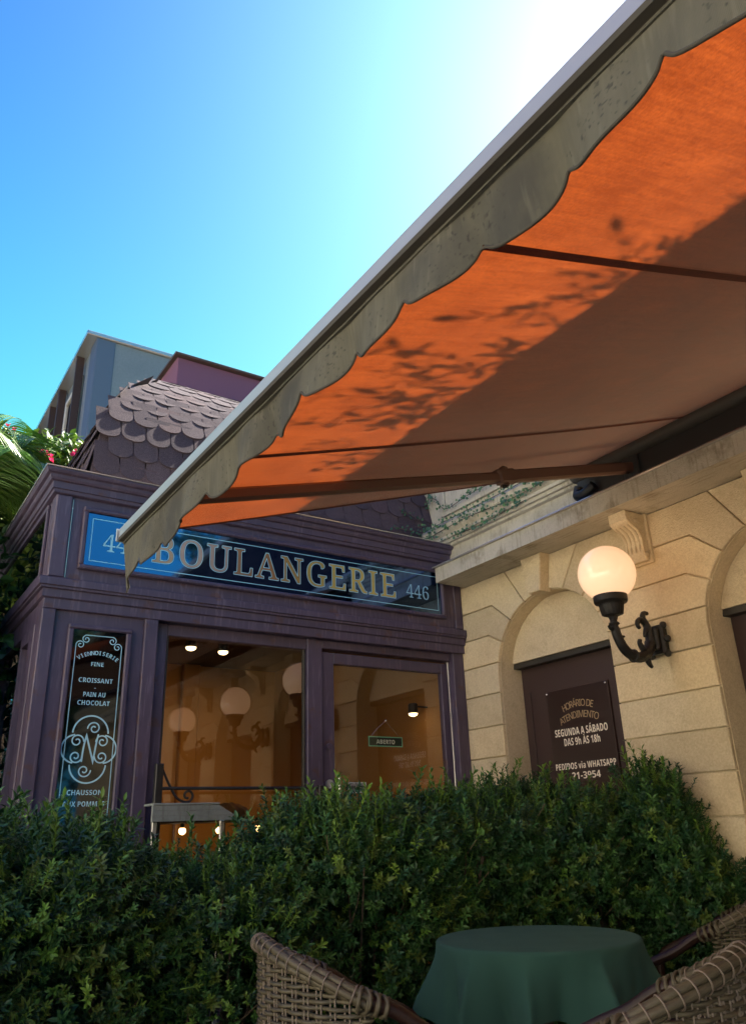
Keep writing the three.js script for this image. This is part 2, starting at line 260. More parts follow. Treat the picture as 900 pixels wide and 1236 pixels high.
  const L = curve.getLength(), X0 = 0.95, XR = 3.55;
  const roof = part('mansard_roof', bakery);
  { // bed under the shingles: front, left side, and the flat behind
    const pos = [], n = 24, q = (a, b, c, d) => { for (const r of [a, b, c, a, c, d]) pos.push(...r); };
    for (let i = 0; i < n; i++) {
      const a = curve.getPointAt(i / n), b = curve.getPointAt((i + 1) / n), oa = -4.395 - a.z, ob = -4.395 - b.z, k = 0.012;
      q([X0 + oa + k, a.y, a.z - k], [XR, a.y, a.z - k], [XR, b.y, b.z - k], [X0 + ob + k, b.y, b.z - k]);
      q([X0 + oa + k, a.y, ZB], [X0 + oa + k, a.y, a.z - k], [X0 + ob + k, b.y, b.z - k], [X0 + ob + k, b.y, ZB]);
    }
    const e = curve.getPointAt(1); q([X0 - 4.395 - e.z, e.y, e.z], [XR, e.y, e.z], [XR, e.y, ZB], [X0 - 4.395 - e.z, e.y, ZB]);
    const g = new THREE.BufferGeometry(); g.setAttribute('position', new THREE.Float32BufferAttribute(pos, 3)); g.computeVertexNormals();
    mesh('roof_bed', boxUV(g), M.shingleA, roof);
  }
  mesh('gutter_deck', box(XL, WX - 0.003, Y(1.80), Y(1.862), -4.42, ZF - 0.002, 0.001), M.flashing, bakery);
  const W = 0.158, EX = 0.138, H = EX * 1.75;
  const scale = (v) => { // one shingle: straight sides, rounded foot, a few mm thick, slightly bowed
    const r = rngOf(900 + v), s = new THREE.Shape(), w = W / 2 - 0.0035, f = 0.058 + 0.006 * r();
    s.moveTo(-w, H - 0.01); s.lineTo(-w, f);
    for (let k = 1; k <= 7; k++) { const t = k / 8 * Math.PI; s.lineTo(-w * Math.cos(t), f * (1 - Math.pow(Math.sin(t), 0.8))); }
    s.lineTo(w, f); s.lineTo(w, H - 0.01); s.closePath();
    const g = new THREE.ExtrudeGeometry(s, { depth: 0.0032, bevelEnabled: false }), p = g.attributes.position;
    for (let i = 0; i < p.count; i++) { const t = 1 - p.getY(i) / H; p.setZ(i, p.getZ(i) + 0.009 * t + 0.003 * t * t); }
    g.computeVertexNormals(); return boxUV(g, r(), r());
  };
  const forms = [0, 1, 2, 3].map(scale), mats = [M.shingleA, M.shingleB, M.shingleC, M.shingleA], rr = rngOf(5);
  const rows = Math.floor((L - 0.42) / EX), rest = [];
  const frame = (u) => { const p = curve.getPointAt(clamp(u)), t = curve.getTangentAt(clamp(u)); return [p, t]; };
  const X = V(1, 0, 0); let count = 0;
  for (let r = 0; r < rows; r++) {
    const u = (r * EX + 0.005) / L, [p, t] = frame(u + 0.5 * EX / L), [p0] = frame(u), nrm = V(0, -t.z, t.y).normalize(); if (nrm.z < 0) nrm.negate();
    const o = -4.395 - p0.z;
    for (let c = -1; c < 19; c++) {
      const x = X0 + 0.02 + (c + (r % 2) * 0.5) * W; if (x < X0 + o + W * 0.3 || x > XR - W * 0.3) continue;
      const k = (rr() * 4) | 0, m = new THREE.Mesh(forms[k], mats[(rr() * 4) | 0]); m.name = 'shingle';
      const B = new THREE.Matrix4().makeBasis(X, t, nrm); m.quaternion.setFromRotationMatrix(B); m.rotateZ((rr() - 0.5) * 0.03); m.rotateX(-0.008 - rr() * 0.022);
      m.position.set(x, p0.y, p0.z + 0.004); if (r > 4) m.scale.z = 0.6; roof.add(m); count++;
    }
    // left face: the slope turned to face -x
    const XS = V(0, 0, 1), tS = V(-t.z, t.y, 0).normalize(), nS = V(-t.y, -t.z, 0).normalize(); if (nS.x > 0) nS.negate();
    for (let c = 0; c < 9; c++) {
      const z = p0.z - 0.02 - (c + (r % 2) * 0.5) * W; if (z > p0.z - W * 0.25 || z < -6.6 || u > 0.46) continue;
      const B = new THREE.Matrix4().makeBasis(XS, tS, nS), k = (rr() * 4) | 0;
      const q = new THREE.Quaternion().setFromRotationMatrix(B);
      if (c < 5 && count < 290) { const m = new THREE.Mesh(forms[k], mats[(rr() * 4) | 0]); m.name = 'shingle'; m.quaternion.copy(q); m.rotateZ((rr() - 0.5) * 0.04); m.rotateX(-0.03 - rr() * 0.06); m.position.set(X0 + o - 0.004, p0.y, z); roof.add(m); count++; }
      else { const g = forms[k].clone(); g.applyMatrix4(new THREE.Matrix4().compose(V(X0 + o - 0.004, p0.y, z), q, V(1, 1, 1))); rest.push(g); }
    }
  }
  if (rest.length) { const m = mesh('shingle_field', rest, M.shingleB, roof); m.userData.kind = 'stuff'; }
  // plain box standing on the roof
  const dor = part('roof_box', bakery);
  mesh('wall', [box(1.80, 3.5, Y(3.2), Y(3.70), -6.6, -5.5, 0.006)], M.purpleWall, dor);
  mesh('cap', [box(1.765, 3.55, Y(3.701), Y(3.722), -6.65, -5.455, 0.003)], M.darkCap, dor);
}
// sign board over the door
{
  const c = document.createElement('canvas'); c.width = 2048; c.height = 256; const x = c.getContext('2d');
  x.fillStyle = '#05060a'; x.fillRect(0, 0, 2048, 256);
  x.strokeStyle = '#8fc8dc'; x.lineWidth = 4; x.strokeRect(24, 27, 2000, 204);
  x.textBaseline = 'alphabetic'; x.lineJoin = 'round';
  const fit = (s, x0, x1, y, h, fill, line, lw) => { x.font = `${h}px serif`; let w = x.measureText(s).width; x.save(); x.translate(x0, y); x.scale((x1 - x0) / w, 1); if (line) { x.strokeStyle = line; x.lineWidth = lw; x.strokeText(s, 0, 0); } x.fillStyle = fill; x.fillText(s, 0, 0); x.restore(); };
  const word = 'BOULANGERIE', letterFills = ['#a48e74', '#a48f82', '#9a8478', '#86603c', '#8a6238', '#94743a', '#a08a44', '#b09a4c', '#b8a14e', '#b8a14e', '#b8a14e'];  // letter colours: mauve at left paints in mirrored sky, plain gilding at right
  x.font = '190px serif'; const ws = [...word].map(ch => x.measureText(ch).width + 12), tot = ws.reduce((a, b) => a + b), k = (1740 - 307) / tot; let px = 307;
  [...word].forEach((ch, i) => { x.save(); x.translate(px, 192); x.scale(k, 1); x.strokeStyle = '#a9dcea'; x.lineWidth = 8; x.strokeText(ch, 0, 0); x.fillStyle = letterFills[i]; x.fillText(ch, 0, 0); x.strokeStyle = '#05060a'; x.lineWidth = 1.5; x.strokeText(ch, 0, 0); x.restore(); px += ws[i] * k; });
  fit('446', 76, 262, 176, 118, '#8fc8dc'); fit('446', 1795, 1963, 176, 112, '#7fb3cc');
  const t = new THREE.CanvasTexture(c); t.colorSpace = THREE.SRGBColorSpace; t.anisotropy = 8;
  // black mirror glass, gilded letters: where the glass is bare it mirrors like dark metal
  const c2 = document.createElement('canvas'); c2.width = 2048; c2.height = 256; const y2 = c2.getContext('2d'), im = x.getImageData(0, 0, 2048, 256), o2 = y2.createImageData(2048, 256), i1 = im.data, d2 = o2.data;
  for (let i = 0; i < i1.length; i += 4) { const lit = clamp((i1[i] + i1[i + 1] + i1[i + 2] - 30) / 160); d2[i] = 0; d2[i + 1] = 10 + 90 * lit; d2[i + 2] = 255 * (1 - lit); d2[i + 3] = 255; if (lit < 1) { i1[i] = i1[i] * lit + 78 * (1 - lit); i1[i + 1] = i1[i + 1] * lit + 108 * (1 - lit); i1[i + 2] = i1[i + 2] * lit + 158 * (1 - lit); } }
  x.putImageData(im, 0, 0); y2.putImageData(o2, 0, 0); t.needsUpdate = true;
  const t2 = new THREE.CanvasTexture(c2);
  const s = thing('shop_sign', 'long black glass fascia sign lettered BOULANGERIE between two 446 numbers', 'sign', [0, 0, 0]);
  const bd = new THREE.PlaneGeometry(2.436, 0.304).translate(2.152, Y(1.518), ZF + 0.008);
  mesh('lettered_glass', bd, phy({ map: t, metalnessMap: t2, metalness: 1, roughnessMap: t2, roughness: 1, clearcoat: 0.25, clearcoatRoughness: 0.01 }), s);
  mesh('backing', box(0.936, 3.368, Y(1.367), Y(1.669), ZF - 0.002, ZF + 0.005, 0.001), M.black, s);
  for (const g of [box(0.906, 3.398, Y(1.670), Y(1.697), ZF - 0.002, ZF + 0.026, 0.007), box(0.906, 3.398, Y(1.340), Y(1.366), ZF - 0.002, ZF + 0.026, 0.007), box(0.906, 0.934, Y(1.3665), Y(1.6695), ZF - 0.002, ZF + 0.026, 0.007), box(3.370, 3.398, Y(1.3665), Y(1.6695), ZF - 0.002, ZF + 0.026, 0.007)]) mesh('frame_strip', g, M.purple, s);
}
// menu board on the pilaster
{
  const c = document.createElement('canvas'); c.width = 512; c.height = 1916; const x = c.getContext('2d'), S = 512 / 0.272;
  x.fillStyle = '#040507'; x.fillRect(0, 0, 512, 1916); const ink = '#9ccbdb'; x.strokeStyle = ink; x.fillStyle = ink; x.lineCap = 'round';
  const spiral = (cx, cy, r, a0, turns, dir, lw = 10) => { x.lineWidth = lw; x.beginPath(); for (let k = 0; k <= 40; k++) { const t = k / 40, a = a0 + dir * turns * 2 * Math.PI * t, q = r * (1 - 0.78 * t); x[k ? 'lineTo' : 'moveTo'](cx + q * Math.cos(a), cy + q * Math.sin(a)); } x.stroke(); };
  x.lineWidth = 9; x.beginPath(); x.moveTo(130, 50); x.lineTo(382, 50); x.stroke();
  x.beginPath(); x.moveTo(34, 150); x.lineTo(34, 1916); x.moveTo(478, 150); x.lineTo(478, 1916); x.stroke();
  for (const d of [1, -1]) { const f = q => d > 0 ? q : 512 - q; spiral(f(130), 92, 42, -Math.PI / 2, 1.3, -d); spiral(f(76), 150, 42, d > 0 ? Math.PI : 0, 1.3, d); }
  const say = (s, y, h, w) => { x.font = `bold ${h}px sans-serif`; const m = x.measureText(s).width; x.save(); x.translate(256, y); x.scale(w / m, 1); x.fillText(s, -m / 2, 0); x.restore(); };
  { x.font = 'bold 56px sans-serif'; const s = 'VIENNOISERIE', n = s.length; for (let i = 0; i < n; i++) { const a = (i - (n - 1) / 2) * 0.115; x.save(); x.translate(256 + 290 * Math.sin(a), 500 - 290 * Math.cos(a) * 0.9); x.rotate(a); x.fillText(s[i], -x.measureText(s[i]).width / 2, 0); x.restore(); } }
  say('FINE', 350, 56, 130); say('CROISSANT', 510, 60, 330); say('-', 575, 50, 20); say('PAIN AU', 645, 60, 220); say('CHOCOLAT', 725, 60, 310);
  const cy = 1130; x.lineWidth = 15;
  for (const [dx, dy, r, a, b] of [[0, -140, 165, Math.PI * 1.02, Math.PI * 1.98], [0, 140, 165, 0.02 * Math.PI, 0.98 * Math.PI], [-125, 0, 128, 0.55 * Math.PI, 1.45 * Math.PI], [125, 0, 128, -0.45 * Math.PI, 0.45 * Math.PI]]) { x.beginPath(); x.arc(256 + dx, cy + dy, r, a, b); x.stroke(); }
  for (const [dx, dy, a, dr] of [[-118, -70, 0, -1], [118, -70, Math.PI, 1], [-118, 70, 0, 1], [118, 70, Math.PI, -1], [30, -190, Math.PI, 1], [-30, 195, 0, 1]]) spiral(256 + dx, cy + dy, 62, a, 1.35, dr, 13);
  x.lineWidth = 17; x.beginPath(); x.moveTo(196, cy + 110); x.bezierCurveTo(200, cy + 20, 206, cy - 60, 222, cy - 120); x.lineTo(300, cy + 110); x.bezierCurveTo(312, cy + 20, 316, cy - 60, 330, cy - 130); x.stroke();
  say('CHAUSSON', 1540, 62, 330); say('AUX POMMES', 1640, 62, 380);
  const t = new THREE.CanvasTexture(c); t.colorSpace = THREE.SRGBColorSpace; t.anisotropy = 8;
  const s = thing('menu_board', 'tall narrow black glass menu panel with scrollwork and pastry names on the pilaster', 'menu board');
  mesh('lettered_glass', new THREE.PlaneGeometry(0.272, 1.018).translate(1.064, Y(0.509), ZF - 0.005), phy({ map: t, roughness: 0.04, ior: 1.65, clearcoat: 0.3, clearcoatRoughness: 0.01 }), s);
  mesh('backing', box(0.929, 1.199, Y(0.001), Y(1.017), ZF - 0.021, ZF - 0.008, 0.001), M.black, s);
  for (const g of [box(0.899, 1.229, Y(1.0185), Y(1.042), ZF - 0.021, ZF + 0.010, 0.006), box(0.899, 0.9275, Y(-0.02), Y(1.018), ZF - 0.021, ZF + 0.010, 0.006), box(1.2005, 1.229, Y(-0.02), Y(1.018), ZF - 0.021, ZF + 0.010, 0.006)]) mesh('frame_strip', g, M.purple, s);
}
// ---------------------------------------------------------------- cream building with rusticated arches
const cream = thing('cream_building', 'cream stucco building with rusticated arched doorways and a projecting ledge', 'building');
{
  const R = 0.47, HC = Y(0.895), SOF = Y(1.583), C = [3.41, 1.84, 0.42, -0.95], S0 = 4.33, S1 = -1.75;
  // backing wall with arched openings
  const b = new THREE.Shape([new THREE.Vector2(S1 - 4.5, 0), new THREE.Vector2(S0, 0), new THREE.Vector2(S0, Y(2.0)), new THREE.Vector2(S1 - 4.5, Y(2.0))]);
  for (const c of C) { const h = new THREE.Path(); h.moveTo(c - R, 0.001); h.lineTo(c - R, HC); h.absarc(c, HC, R, Math.PI, 0, true); h.lineTo(c + R, 0.001); h.closePath(); b.holes.push(h); }
  mesh('wall', wallSlab(b, WX + 0.022, 0.36, 0, 0, 20), M.stucco, cream);
  // rusticated blocks; arc points of an arch between two heights on one side (d = +1 greater s)
  const arcS = (c, d, h) => h <= HC ? c + d * R : c + d * Math.sqrt(Math.max(0, R * R - (h - HC) ** 2));
  const arcPts = (c, d, h0, h1) => { const o = []; const n = h1 <= HC ? 1 : 6; for (let k = 0; k <= n; k++) { const h = h0 + (h1 - h0) * k / n; o.push([arcS(c, d, h), h]); } return o; };
  const levels = [-1.117, -0.98, -0.785, -0.59, -0.395, -0.197, 0.0, 0.20, 0.40, 0.595, 0.80, 0.995].map(h => ({ h: Y(h), k: 0, a: Y(h) }));
  levels.push({ h: Y(1.189), k: 0.54, a: Y(1.121) }, { h: Y(1.384), k: 0.48, a: Y(1.246) });
  const add = (name, pts, front = WX, th = 0.025, mat = M.stucco, rough) => { const s = new THREE.Shape(pts.map(p => new THREE.Vector2(p[0], p[1]))); mesh(name, wallSlab(s, front, th, 0.0045, 0.0035), mat, cream); };
  const piers = [[null, C[0]], [C[0], C[1]], [C[1], C[2]], [C[2], C[3]], [C[3], null]];
  for (const [a, bb] of piers) for (let i = 0; i < levels.length; i++) {       // a: arch with the greater s, bb: arch with the smaller
    const lo = levels[i], hi = levels[i + 1];
    const line = l => { const o = []; if (a === null) o.push([S0, l.h]); else { o.push([arcS(a, -1, l.a), l.a]); if (l.k) o.push([a - l.k, l.h]); } if (bb === null) o.push([S1, l.h]); else { if (l.k) o.push([bb + l.k, l.h]); o.push([arcS(bb, 1, l.a), l.a]); } return o; };
    const jig = ((i * 7) % 3) * 0.0012;
    if (hi) {
      const up = line(hi), low = line(lo), pts = [...low];
      if (bb !== null) pts.push(...arcPts(bb, 1, lo.a, hi.a).slice(1, -1)); pts.push(...up.reverse());
      if (a !== null) pts.push(...arcPts(a, -1, lo.a, hi.a).reverse().slice(1, -1));
      add('block', pts, WX - jig, 0.025, [M.stucco, M.stuccoB, M.stuccoC][(i * 5 + (a === null ? 1 : 2)) % 3]);
    } else {
      const rad = Y(1.334), low = line(lo), pts = [...low];
      if (bb !== null) pts.push(...arcPts(bb, 1, lo.a, rad).slice(1), [bb + 0.33, SOF]); else pts.push([S1, SOF]);
      if (a !== null) { pts.push([a - 0.33, SOF], ...arcPts(a, -1, lo.a, rad).reverse().slice(0, -1)); } else pts.push([S0, SOF]);
      add('block', pts, WX - jig, 0.025, [M.stucco, M.stuccoB, M.stuccoC][(i * 5 + (a === null ? 1 : 2)) % 3]);
    }
  }
  for (const c of C) {
    for (const d of [1, -1]) { const kb = HC + Math.sqrt(R * R - 0.0025), o = [[c + d * 0.33, SOF], [arcS(c, d, Y(1.334)), Y(1.334)]]; for (let k = 1; k <= 5; k++) { const s = 0.19 + (0.05 - 0.19) * k / 5; o.push([c + d * s, HC + Math.sqrt(R * R - s * s)]); } o.push([c + d * 0.09, SOF]); add('voussoir', o, WX); }
    const ks = new THREE.Shape([[c - 0.052, Y(1.345)], [c + 0.052, Y(1.345)], [c + 0.092, SOF], [c - 0.092, SOF]].map(p => new THREE.Vector2(...p)));
    mesh('keystone', wallSlab(ks, WX - 0.075, 0.09, 0.006, 0), M.stucco, cream);
    const tp = new THREE.Shape(); for (let k = 0; k <= 40; k++) { const a0 = Math.asin(0.095 / R), a = a0 + (Math.PI - 2 * a0) * k / 40; tp[k ? 'lineTo' : 'moveTo'](c + (R - 0.003) * Math.cos(a), HC + (R - 0.003) * Math.sin(a)); } tp.closePath();
    mesh('tympanum', wallSlab(tp, WX + 0.12, 0.1, 0, 0, 28), M.stucco, cream);
    const dr = part('arch_door', cream);
    mesh('lintel', box(WX + 0.135, WX + 0.24, Y(0.955), Y(0.9895), -c - R + 0.001, -c + R - 0.001, 0.004), M.doorFrame, dr);
    mesh('leaf', box(WX + 0.20, WX + 0.25, 0.01, Y(0.9545), -c - R + 0.002, -c + R - 0.002, 0.004), M.door, dr);
    for (const g of [box(WX + 0.19, WX + 0.1995, 0.3, Y(0.80), -c - R + 0.05, -c - R + 0.075, 0.002), box(WX + 0.19, WX + 0.1995, 0.3, Y(0.80), -c + R - 0.075, -c + R - 0.05, 0.002)]) mesh('moulding', g, M.door, dr);
  }
  // ledge: soffit, fascia and drip edge
  mesh('ledge', box(3.31, WX + 0.021, SOF + 0.001, Y(1.688), -4.168, 6.2, 0.006), M.aged, cream);
  mesh('drip_edge', mould([[-0.2, Y(1.689)], [0.012, Y(1.689)], [0.017, Y(1.694)], [0.012, Y(1.702)], [-0.2, Y(1.712)]], [[3.31, -4.176], [3.31, 6.2]].reverse()), M.flashing, cream);
  mesh('entablature', mould([[0, Y(1.70)], [0.02, Y(1.71)], [0.02, Y(1.865)], [0.045, Y(1.872)], [0.048, Y(1.888)], [0.065, Y(1.892)], [0.070, Y(1.912)], [0.085, Y(1.916)], [0.088, Y(1.935)], [0.060, Y(1.945)], [0.095, Y(1.985)], [0.10, Y(2.02)], [0.085, Y(2.045)], [0.0, Y(2.05)]], [[3.48, 6.2], [3.48, -4.53]]), M.aged, cream);
  // corbels over the piers
  const cor = (z) => {
    const s = new THREE.Shape(); s.moveTo(0, 0); s.lineTo(0.045, 0.0); s.lineTo(0.05, 0.02); s.bezierCurveTo(0.075, 0.05, 0.035, 0.11, 0.085, 0.165); s.bezierCurveTo(0.12, 0.19, 0.15, 0.195, 0.165, 0.215); s.lineTo(0.165, 0.262); s.lineTo(0, 0.262); s.closePath();
    const k = part('corbel', cream), g = new THREE.ExtrudeGeometry(s, { depth: 0.11, bevelEnabled: true, bevelSize: 0.005, bevelThickness: 0.005, bevelSegments: 1, curveSegments: 10 });
    const p = g.attributes.position; for (let i = 0; i < p.count; i++) { const o = p.getX(i), h = p.getY(i), d = p.getZ(i); p.setXYZ(i, WX - 0.001 - o, Y(1.316) + h, z - 0.055 + d); } g.computeVertexNormals();
    mesh('scroll', boxUV(g), M.stucco, k);
    for (let i = 0; i < 4; i++) { const c2 = new THREE.CatmullRomCurve3([[0.052, 0.03], [0.064, 0.06], [0.058, 0.10], [0.09, 0.162], [0.14, 0.193]].map(([o, h]) => V(WX - o - 0.001, Y(1.316) + h, z - 0.042 + i * 0.028))); mesh('rib', new THREE.TubeGeometry(c2, 12, 0.007, 5), M.stucco, k); }
    for (const zz of [-0.063, 0.063]) { mesh('boss', at(new THREE.SphereGeometry(0.014, 10, 8), WX - 0.045, Y(1.345), z + zz), M.stucco, k); mesh('boss', at(new THREE.SphereGeometry(0.012, 10, 8), WX - 0.10, Y(1.53), z + zz), M.stucco, k); }
    mesh('back_plate', box(WX - 0.02, WX + 0.02, Y(1.30), SOF, z - 0.075, z + 0.075, 0.003), M.stucco, k);
  };
  for (let i = 0; i < 3; i++) cor(-(C[i] + C[i + 1]) / 2 );
  // upper storey, its end wall and raised panel; hidden slope farther along, added in dark slate to darken the sign reflection
  mesh('upper_wall', box(3.50, 4.4, Y(2.046), Y(3.30), -4.53, -3.30, 0.008), M.aged, cream);
  mesh('corner_trim', box(3.485, 3.499, Y(2.06), Y(3.30), -4.53, -4.45, 0.004), M.aged, cream);
  mesh('wall_panel', [box(3.478, 3.499, Y(2.14), Y(2.17), -4.25, -3.32, 0.006), box(3.478, 3.499, Y(2.1705), Y(3.1), -4.25, -4.22, 0.006)], M.aged, cream);
  { const pos = [], q = (a, b2, c2, d2) => { for (const r of [a, b2, c2, a, c2, d2]) pos.push(...r); };
    q([3.47, Y(2.04), -3.30], [3.47, Y(2.04), 6.2], [3.50, Y(3.24), 6.2], [3.50, Y(3.24), -3.30]);
    q([3.50, Y(3.24), -4.53], [3.50, Y(3.24), 6.2], [9, Y(3.24), 6.2], [9, Y(3.24), -4.53]);
    const g = new THREE.BufferGeometry(); g.setAttribute('position', new THREE.Float32BufferAttribute(pos, 3)); g.computeVertexNormals(); mesh('added_slate_slope', boxUV(g), M.slate, cream); }
  mesh('eave', box(3.44, 3.62, Y(3.241), Y(3.32), -4.56, 6.2, 0.01), M.aged, cream);
  mesh('back_wall', box(8.9, 9, 0, Y(3.23), -4.5, 6.2, 0.01), M.stucco, cream);
  mesh('end_wall', box(WX + 0.3, 8.89, 0, Y(3.23), 6.0, 6.2, 0.01), M.stucco, cream);
}
// opening-hours notice on the brown door
{
  const c = document.createElement('canvas'); c.width = 512; c.height = 1024; const x = c.getContext('2d'), S = 1024 / 1.0;
  x.fillStyle = '#2c1c1a'; x.fillRect(0, 0, 512, 1024); x.textBaseline = 'alphabetic';
  const say = (s, y, h, w, col, bold = 'bold') => { x.fillStyle = col; x.font = `${bold} ${h}px sans-serif`; const m = x.measureText(s).width; x.save(); x.translate(256, y); x.scale(w / m, 1); x.fillText(s, -m / 2, 0); x.restore(); };
  const arc = (s, y, r, h, a) => { x.fillStyle = '#a58f6c'; x.font = `${h}px sans-serif`; const ws = [...s].map(q => x.measureText(q).width), W = ws.reduce((p, q) => p + q); let g = 0; [...s].forEach((q, i) => { const t = ((g + ws[i] / 2) / W - 0.5) * a; x.save(); x.translate(256 + r * Math.sin(t), y + r - r * Math.cos(t)); x.rotate(t); x.fillText(q, -ws[i] / 2, 0); x.restore(); g += ws[i]; }); };
  arc('HORÁRIO DE', 118, 330, 58, 0.74); arc('ATENDIMENTO', 186, 360, 58, 0.86);
  say('SEGUNDA A SÁBADO', 286, 60, 436, '#efe6d2'); say('DAS 9h ÀS 18h', 346, 60, 300, '#efe6d2'); say('PEDIDOS via WHATSAPP', 486, 52, 490, '#efe6d2'); say('21-3954', 546, 56, 232, '#efe6d2');
  const t = new THREE.CanvasTexture(c); t.colorSpace = THREE.SRGBColorSpace; t.anisotropy = 8;
  const s = thing('opening_hours_notice', 'dark brown notice with cream opening hours lettering on the arched door', 'notice', [WX + 0.187, Y(0.27), -3.405], -Math.PI / 2);
  mesh('printed_sheet', new THREE.PlaneGeometry(0.5, 1.0).translate(0, 0, 0.0032), phy({ map: t, roughness: 0.3 }), s);
  mesh('board', box(-0.255, 0.255, -0.505, 0.505, -0.012, 0.003, 0.002), M.door, s);
  for (const k of [-1, 1]) mesh('screw', at(new THREE.SphereGeometry(0.008, 10, 6), k * 0.24, 0.49, 0.006), M.chrome, s);
}
// globe wall lamps between the arches
function wallLamp(z, label) {
  const g = thing('globe_wall_lamp', label, 'wall lamp', [WX, Y(0.873), z], 0, 'globe lamps on the cream wall');
  const p = (x, y) => V(x - WX, y - 0.873, 0);            // written as wall coordinates
  mesh('globe', at(new THREE.SphereGeometry(0.148, 48, 32), 3.205 - WX, 1.196 - 0.873, 0), M.globe, g);
  const cup = lathe([[0.02, -0.085], [0.024, -0.07], [0.03, -0.065], [0.052, -0.058], [0.060, -0.015], [0.064, 0], [0.082, 0.004], [0.086, 0.012], [0.086, 0.052], [0.078, 0.056], [0.072, 0.05]], 36);
  { const q = cup.attributes.position; for (let i = 0; i < q.count; i++) { const y = q.getY(i); if (y < -0.005 && y > -0.064) { const a = Math.atan2(q.getZ(i), q.getX(i)), f = 1 + 0.05 * Math.cos(a * 18); q.setXYZ(i, q.getX(i) * f, y, q.getZ(i) * f); } } cup.computeVertexNormals(); }
  mesh('fitter', at(cup, 3.205 - WX, 1.035 - 0.873, 0), M.iron, g);
  const arm = part('arm', g);
  mesh('stem', [taper([p(3.205, 0.955), p(3.203, 0.93), p(3.205, 0.90)], 0.017, 0.021, 8, 10), at(new THREE.TorusGeometry(0.021, 0.007, 8, 16), -0.355, 0.93 - 0.873, 0, Math.PI / 2)], M.iron, arm);
  mesh('branch', taper([p(3.204, 0.905), p(3.218, 0.86), p(3.255, 0.805), p(3.31, 0.775), p(3.375, 0.772), p(3.43, 0.80), p(3.47, 0.85)], 0.023, 0.03, 28, 10), M.iron, arm);
  mesh('collar', at(new THREE.TorusGeometry(0.026, 0.009, 8, 16), 3.318 - WX, 0.775 - 0.873, 0, 0, Math.PI / 2, 0), M.iron, arm);
  mesh('leaf_scroll', [taper([p(3.205, 0.905), p(3.19, 0.90), p(3.168, 0.905), p(3.16, 0.915)], 0.014, 0.007, 8, 8), taper([p(3.225, 0.86), p(3.25, 0.866), p(3.268, 0.87)], 0.012, 0.006, 6, 8)], M.iron, arm);
  mesh('upper_scroll', [taper([p(3.47, 0.85), p(3.475, 0.90), p(3.455, 0.955), p(3.438, 0.985), p(3.45, 1.012), p(3.48, 1.015)], 0.028, 0.011, 20, 9), taper([p(3.445, 0.96), p(3.42, 0.975), p(3.395, 0.965), p(3.388, 0.94), p(3.402, 0.928)], 0.017, 0.010, 14, 8), taper([p(3.455, 0.93), p(3.435, 0.90), p(3.43, 0.885)], 0.016, 0.007, 6, 8)], M.iron, arm);
  mesh('lower_scroll', [taper([p(3.43, 0.80), p(3.40, 0.82), p(3.382, 0.848), p(3.388, 0.865)], 0.02, 0.011, 12, 8), taper([p(3.43, 0.80), p(3.425, 0.765), p(3.44, 0.735), p(3.452, 0.728)], 0.024, 0.009, 10, 8)], M.iron, arm);
  const pl = part('back_plate', g);
  mesh('plate', [box(-0.055, -0.012, -0.075, 0.075, -0.055, 0.055, 0.012), box(-0.085, -0.055, -0.055, 0.055, -0.04, 0.04, 0.012)], M.iron, pl);
  for (const [y, zz] of [[-0.075, -0.05], [-0.075, 0.05], [0.075, -0.05], [0.075, 0.05], [0, -0.062], [0, 0.062]]) mesh('boss', at(new THREE.SphereGeometry(0.019, 10, 8), -0.03, y, zz), M.iron, pl);
  mesh('wall_mount', box(-0.013, 0.0, -0.06, 0.06, -0.045, 0.045, 0.002), M.iron, pl);
  const li = new THREE.PointLight(new THREE.Color(1, 0.62, 0.32), 0.05, 0, 2); li.position.set(3.205 - WX, 1.196 - 0.873, 0); li.castShadow = true; li.shadow.radius = 7; g.add(li);
}
wallLamp(-2.6, 'lit white globe lamp on black iron bracket beside the opening hours door');
wallLamp(-1.27, 'lit white globe lamp on black iron bracket, second along the cream wall');
wallLamp(0.18, 'lit white globe lamp on black iron bracket, third along the cream wall');

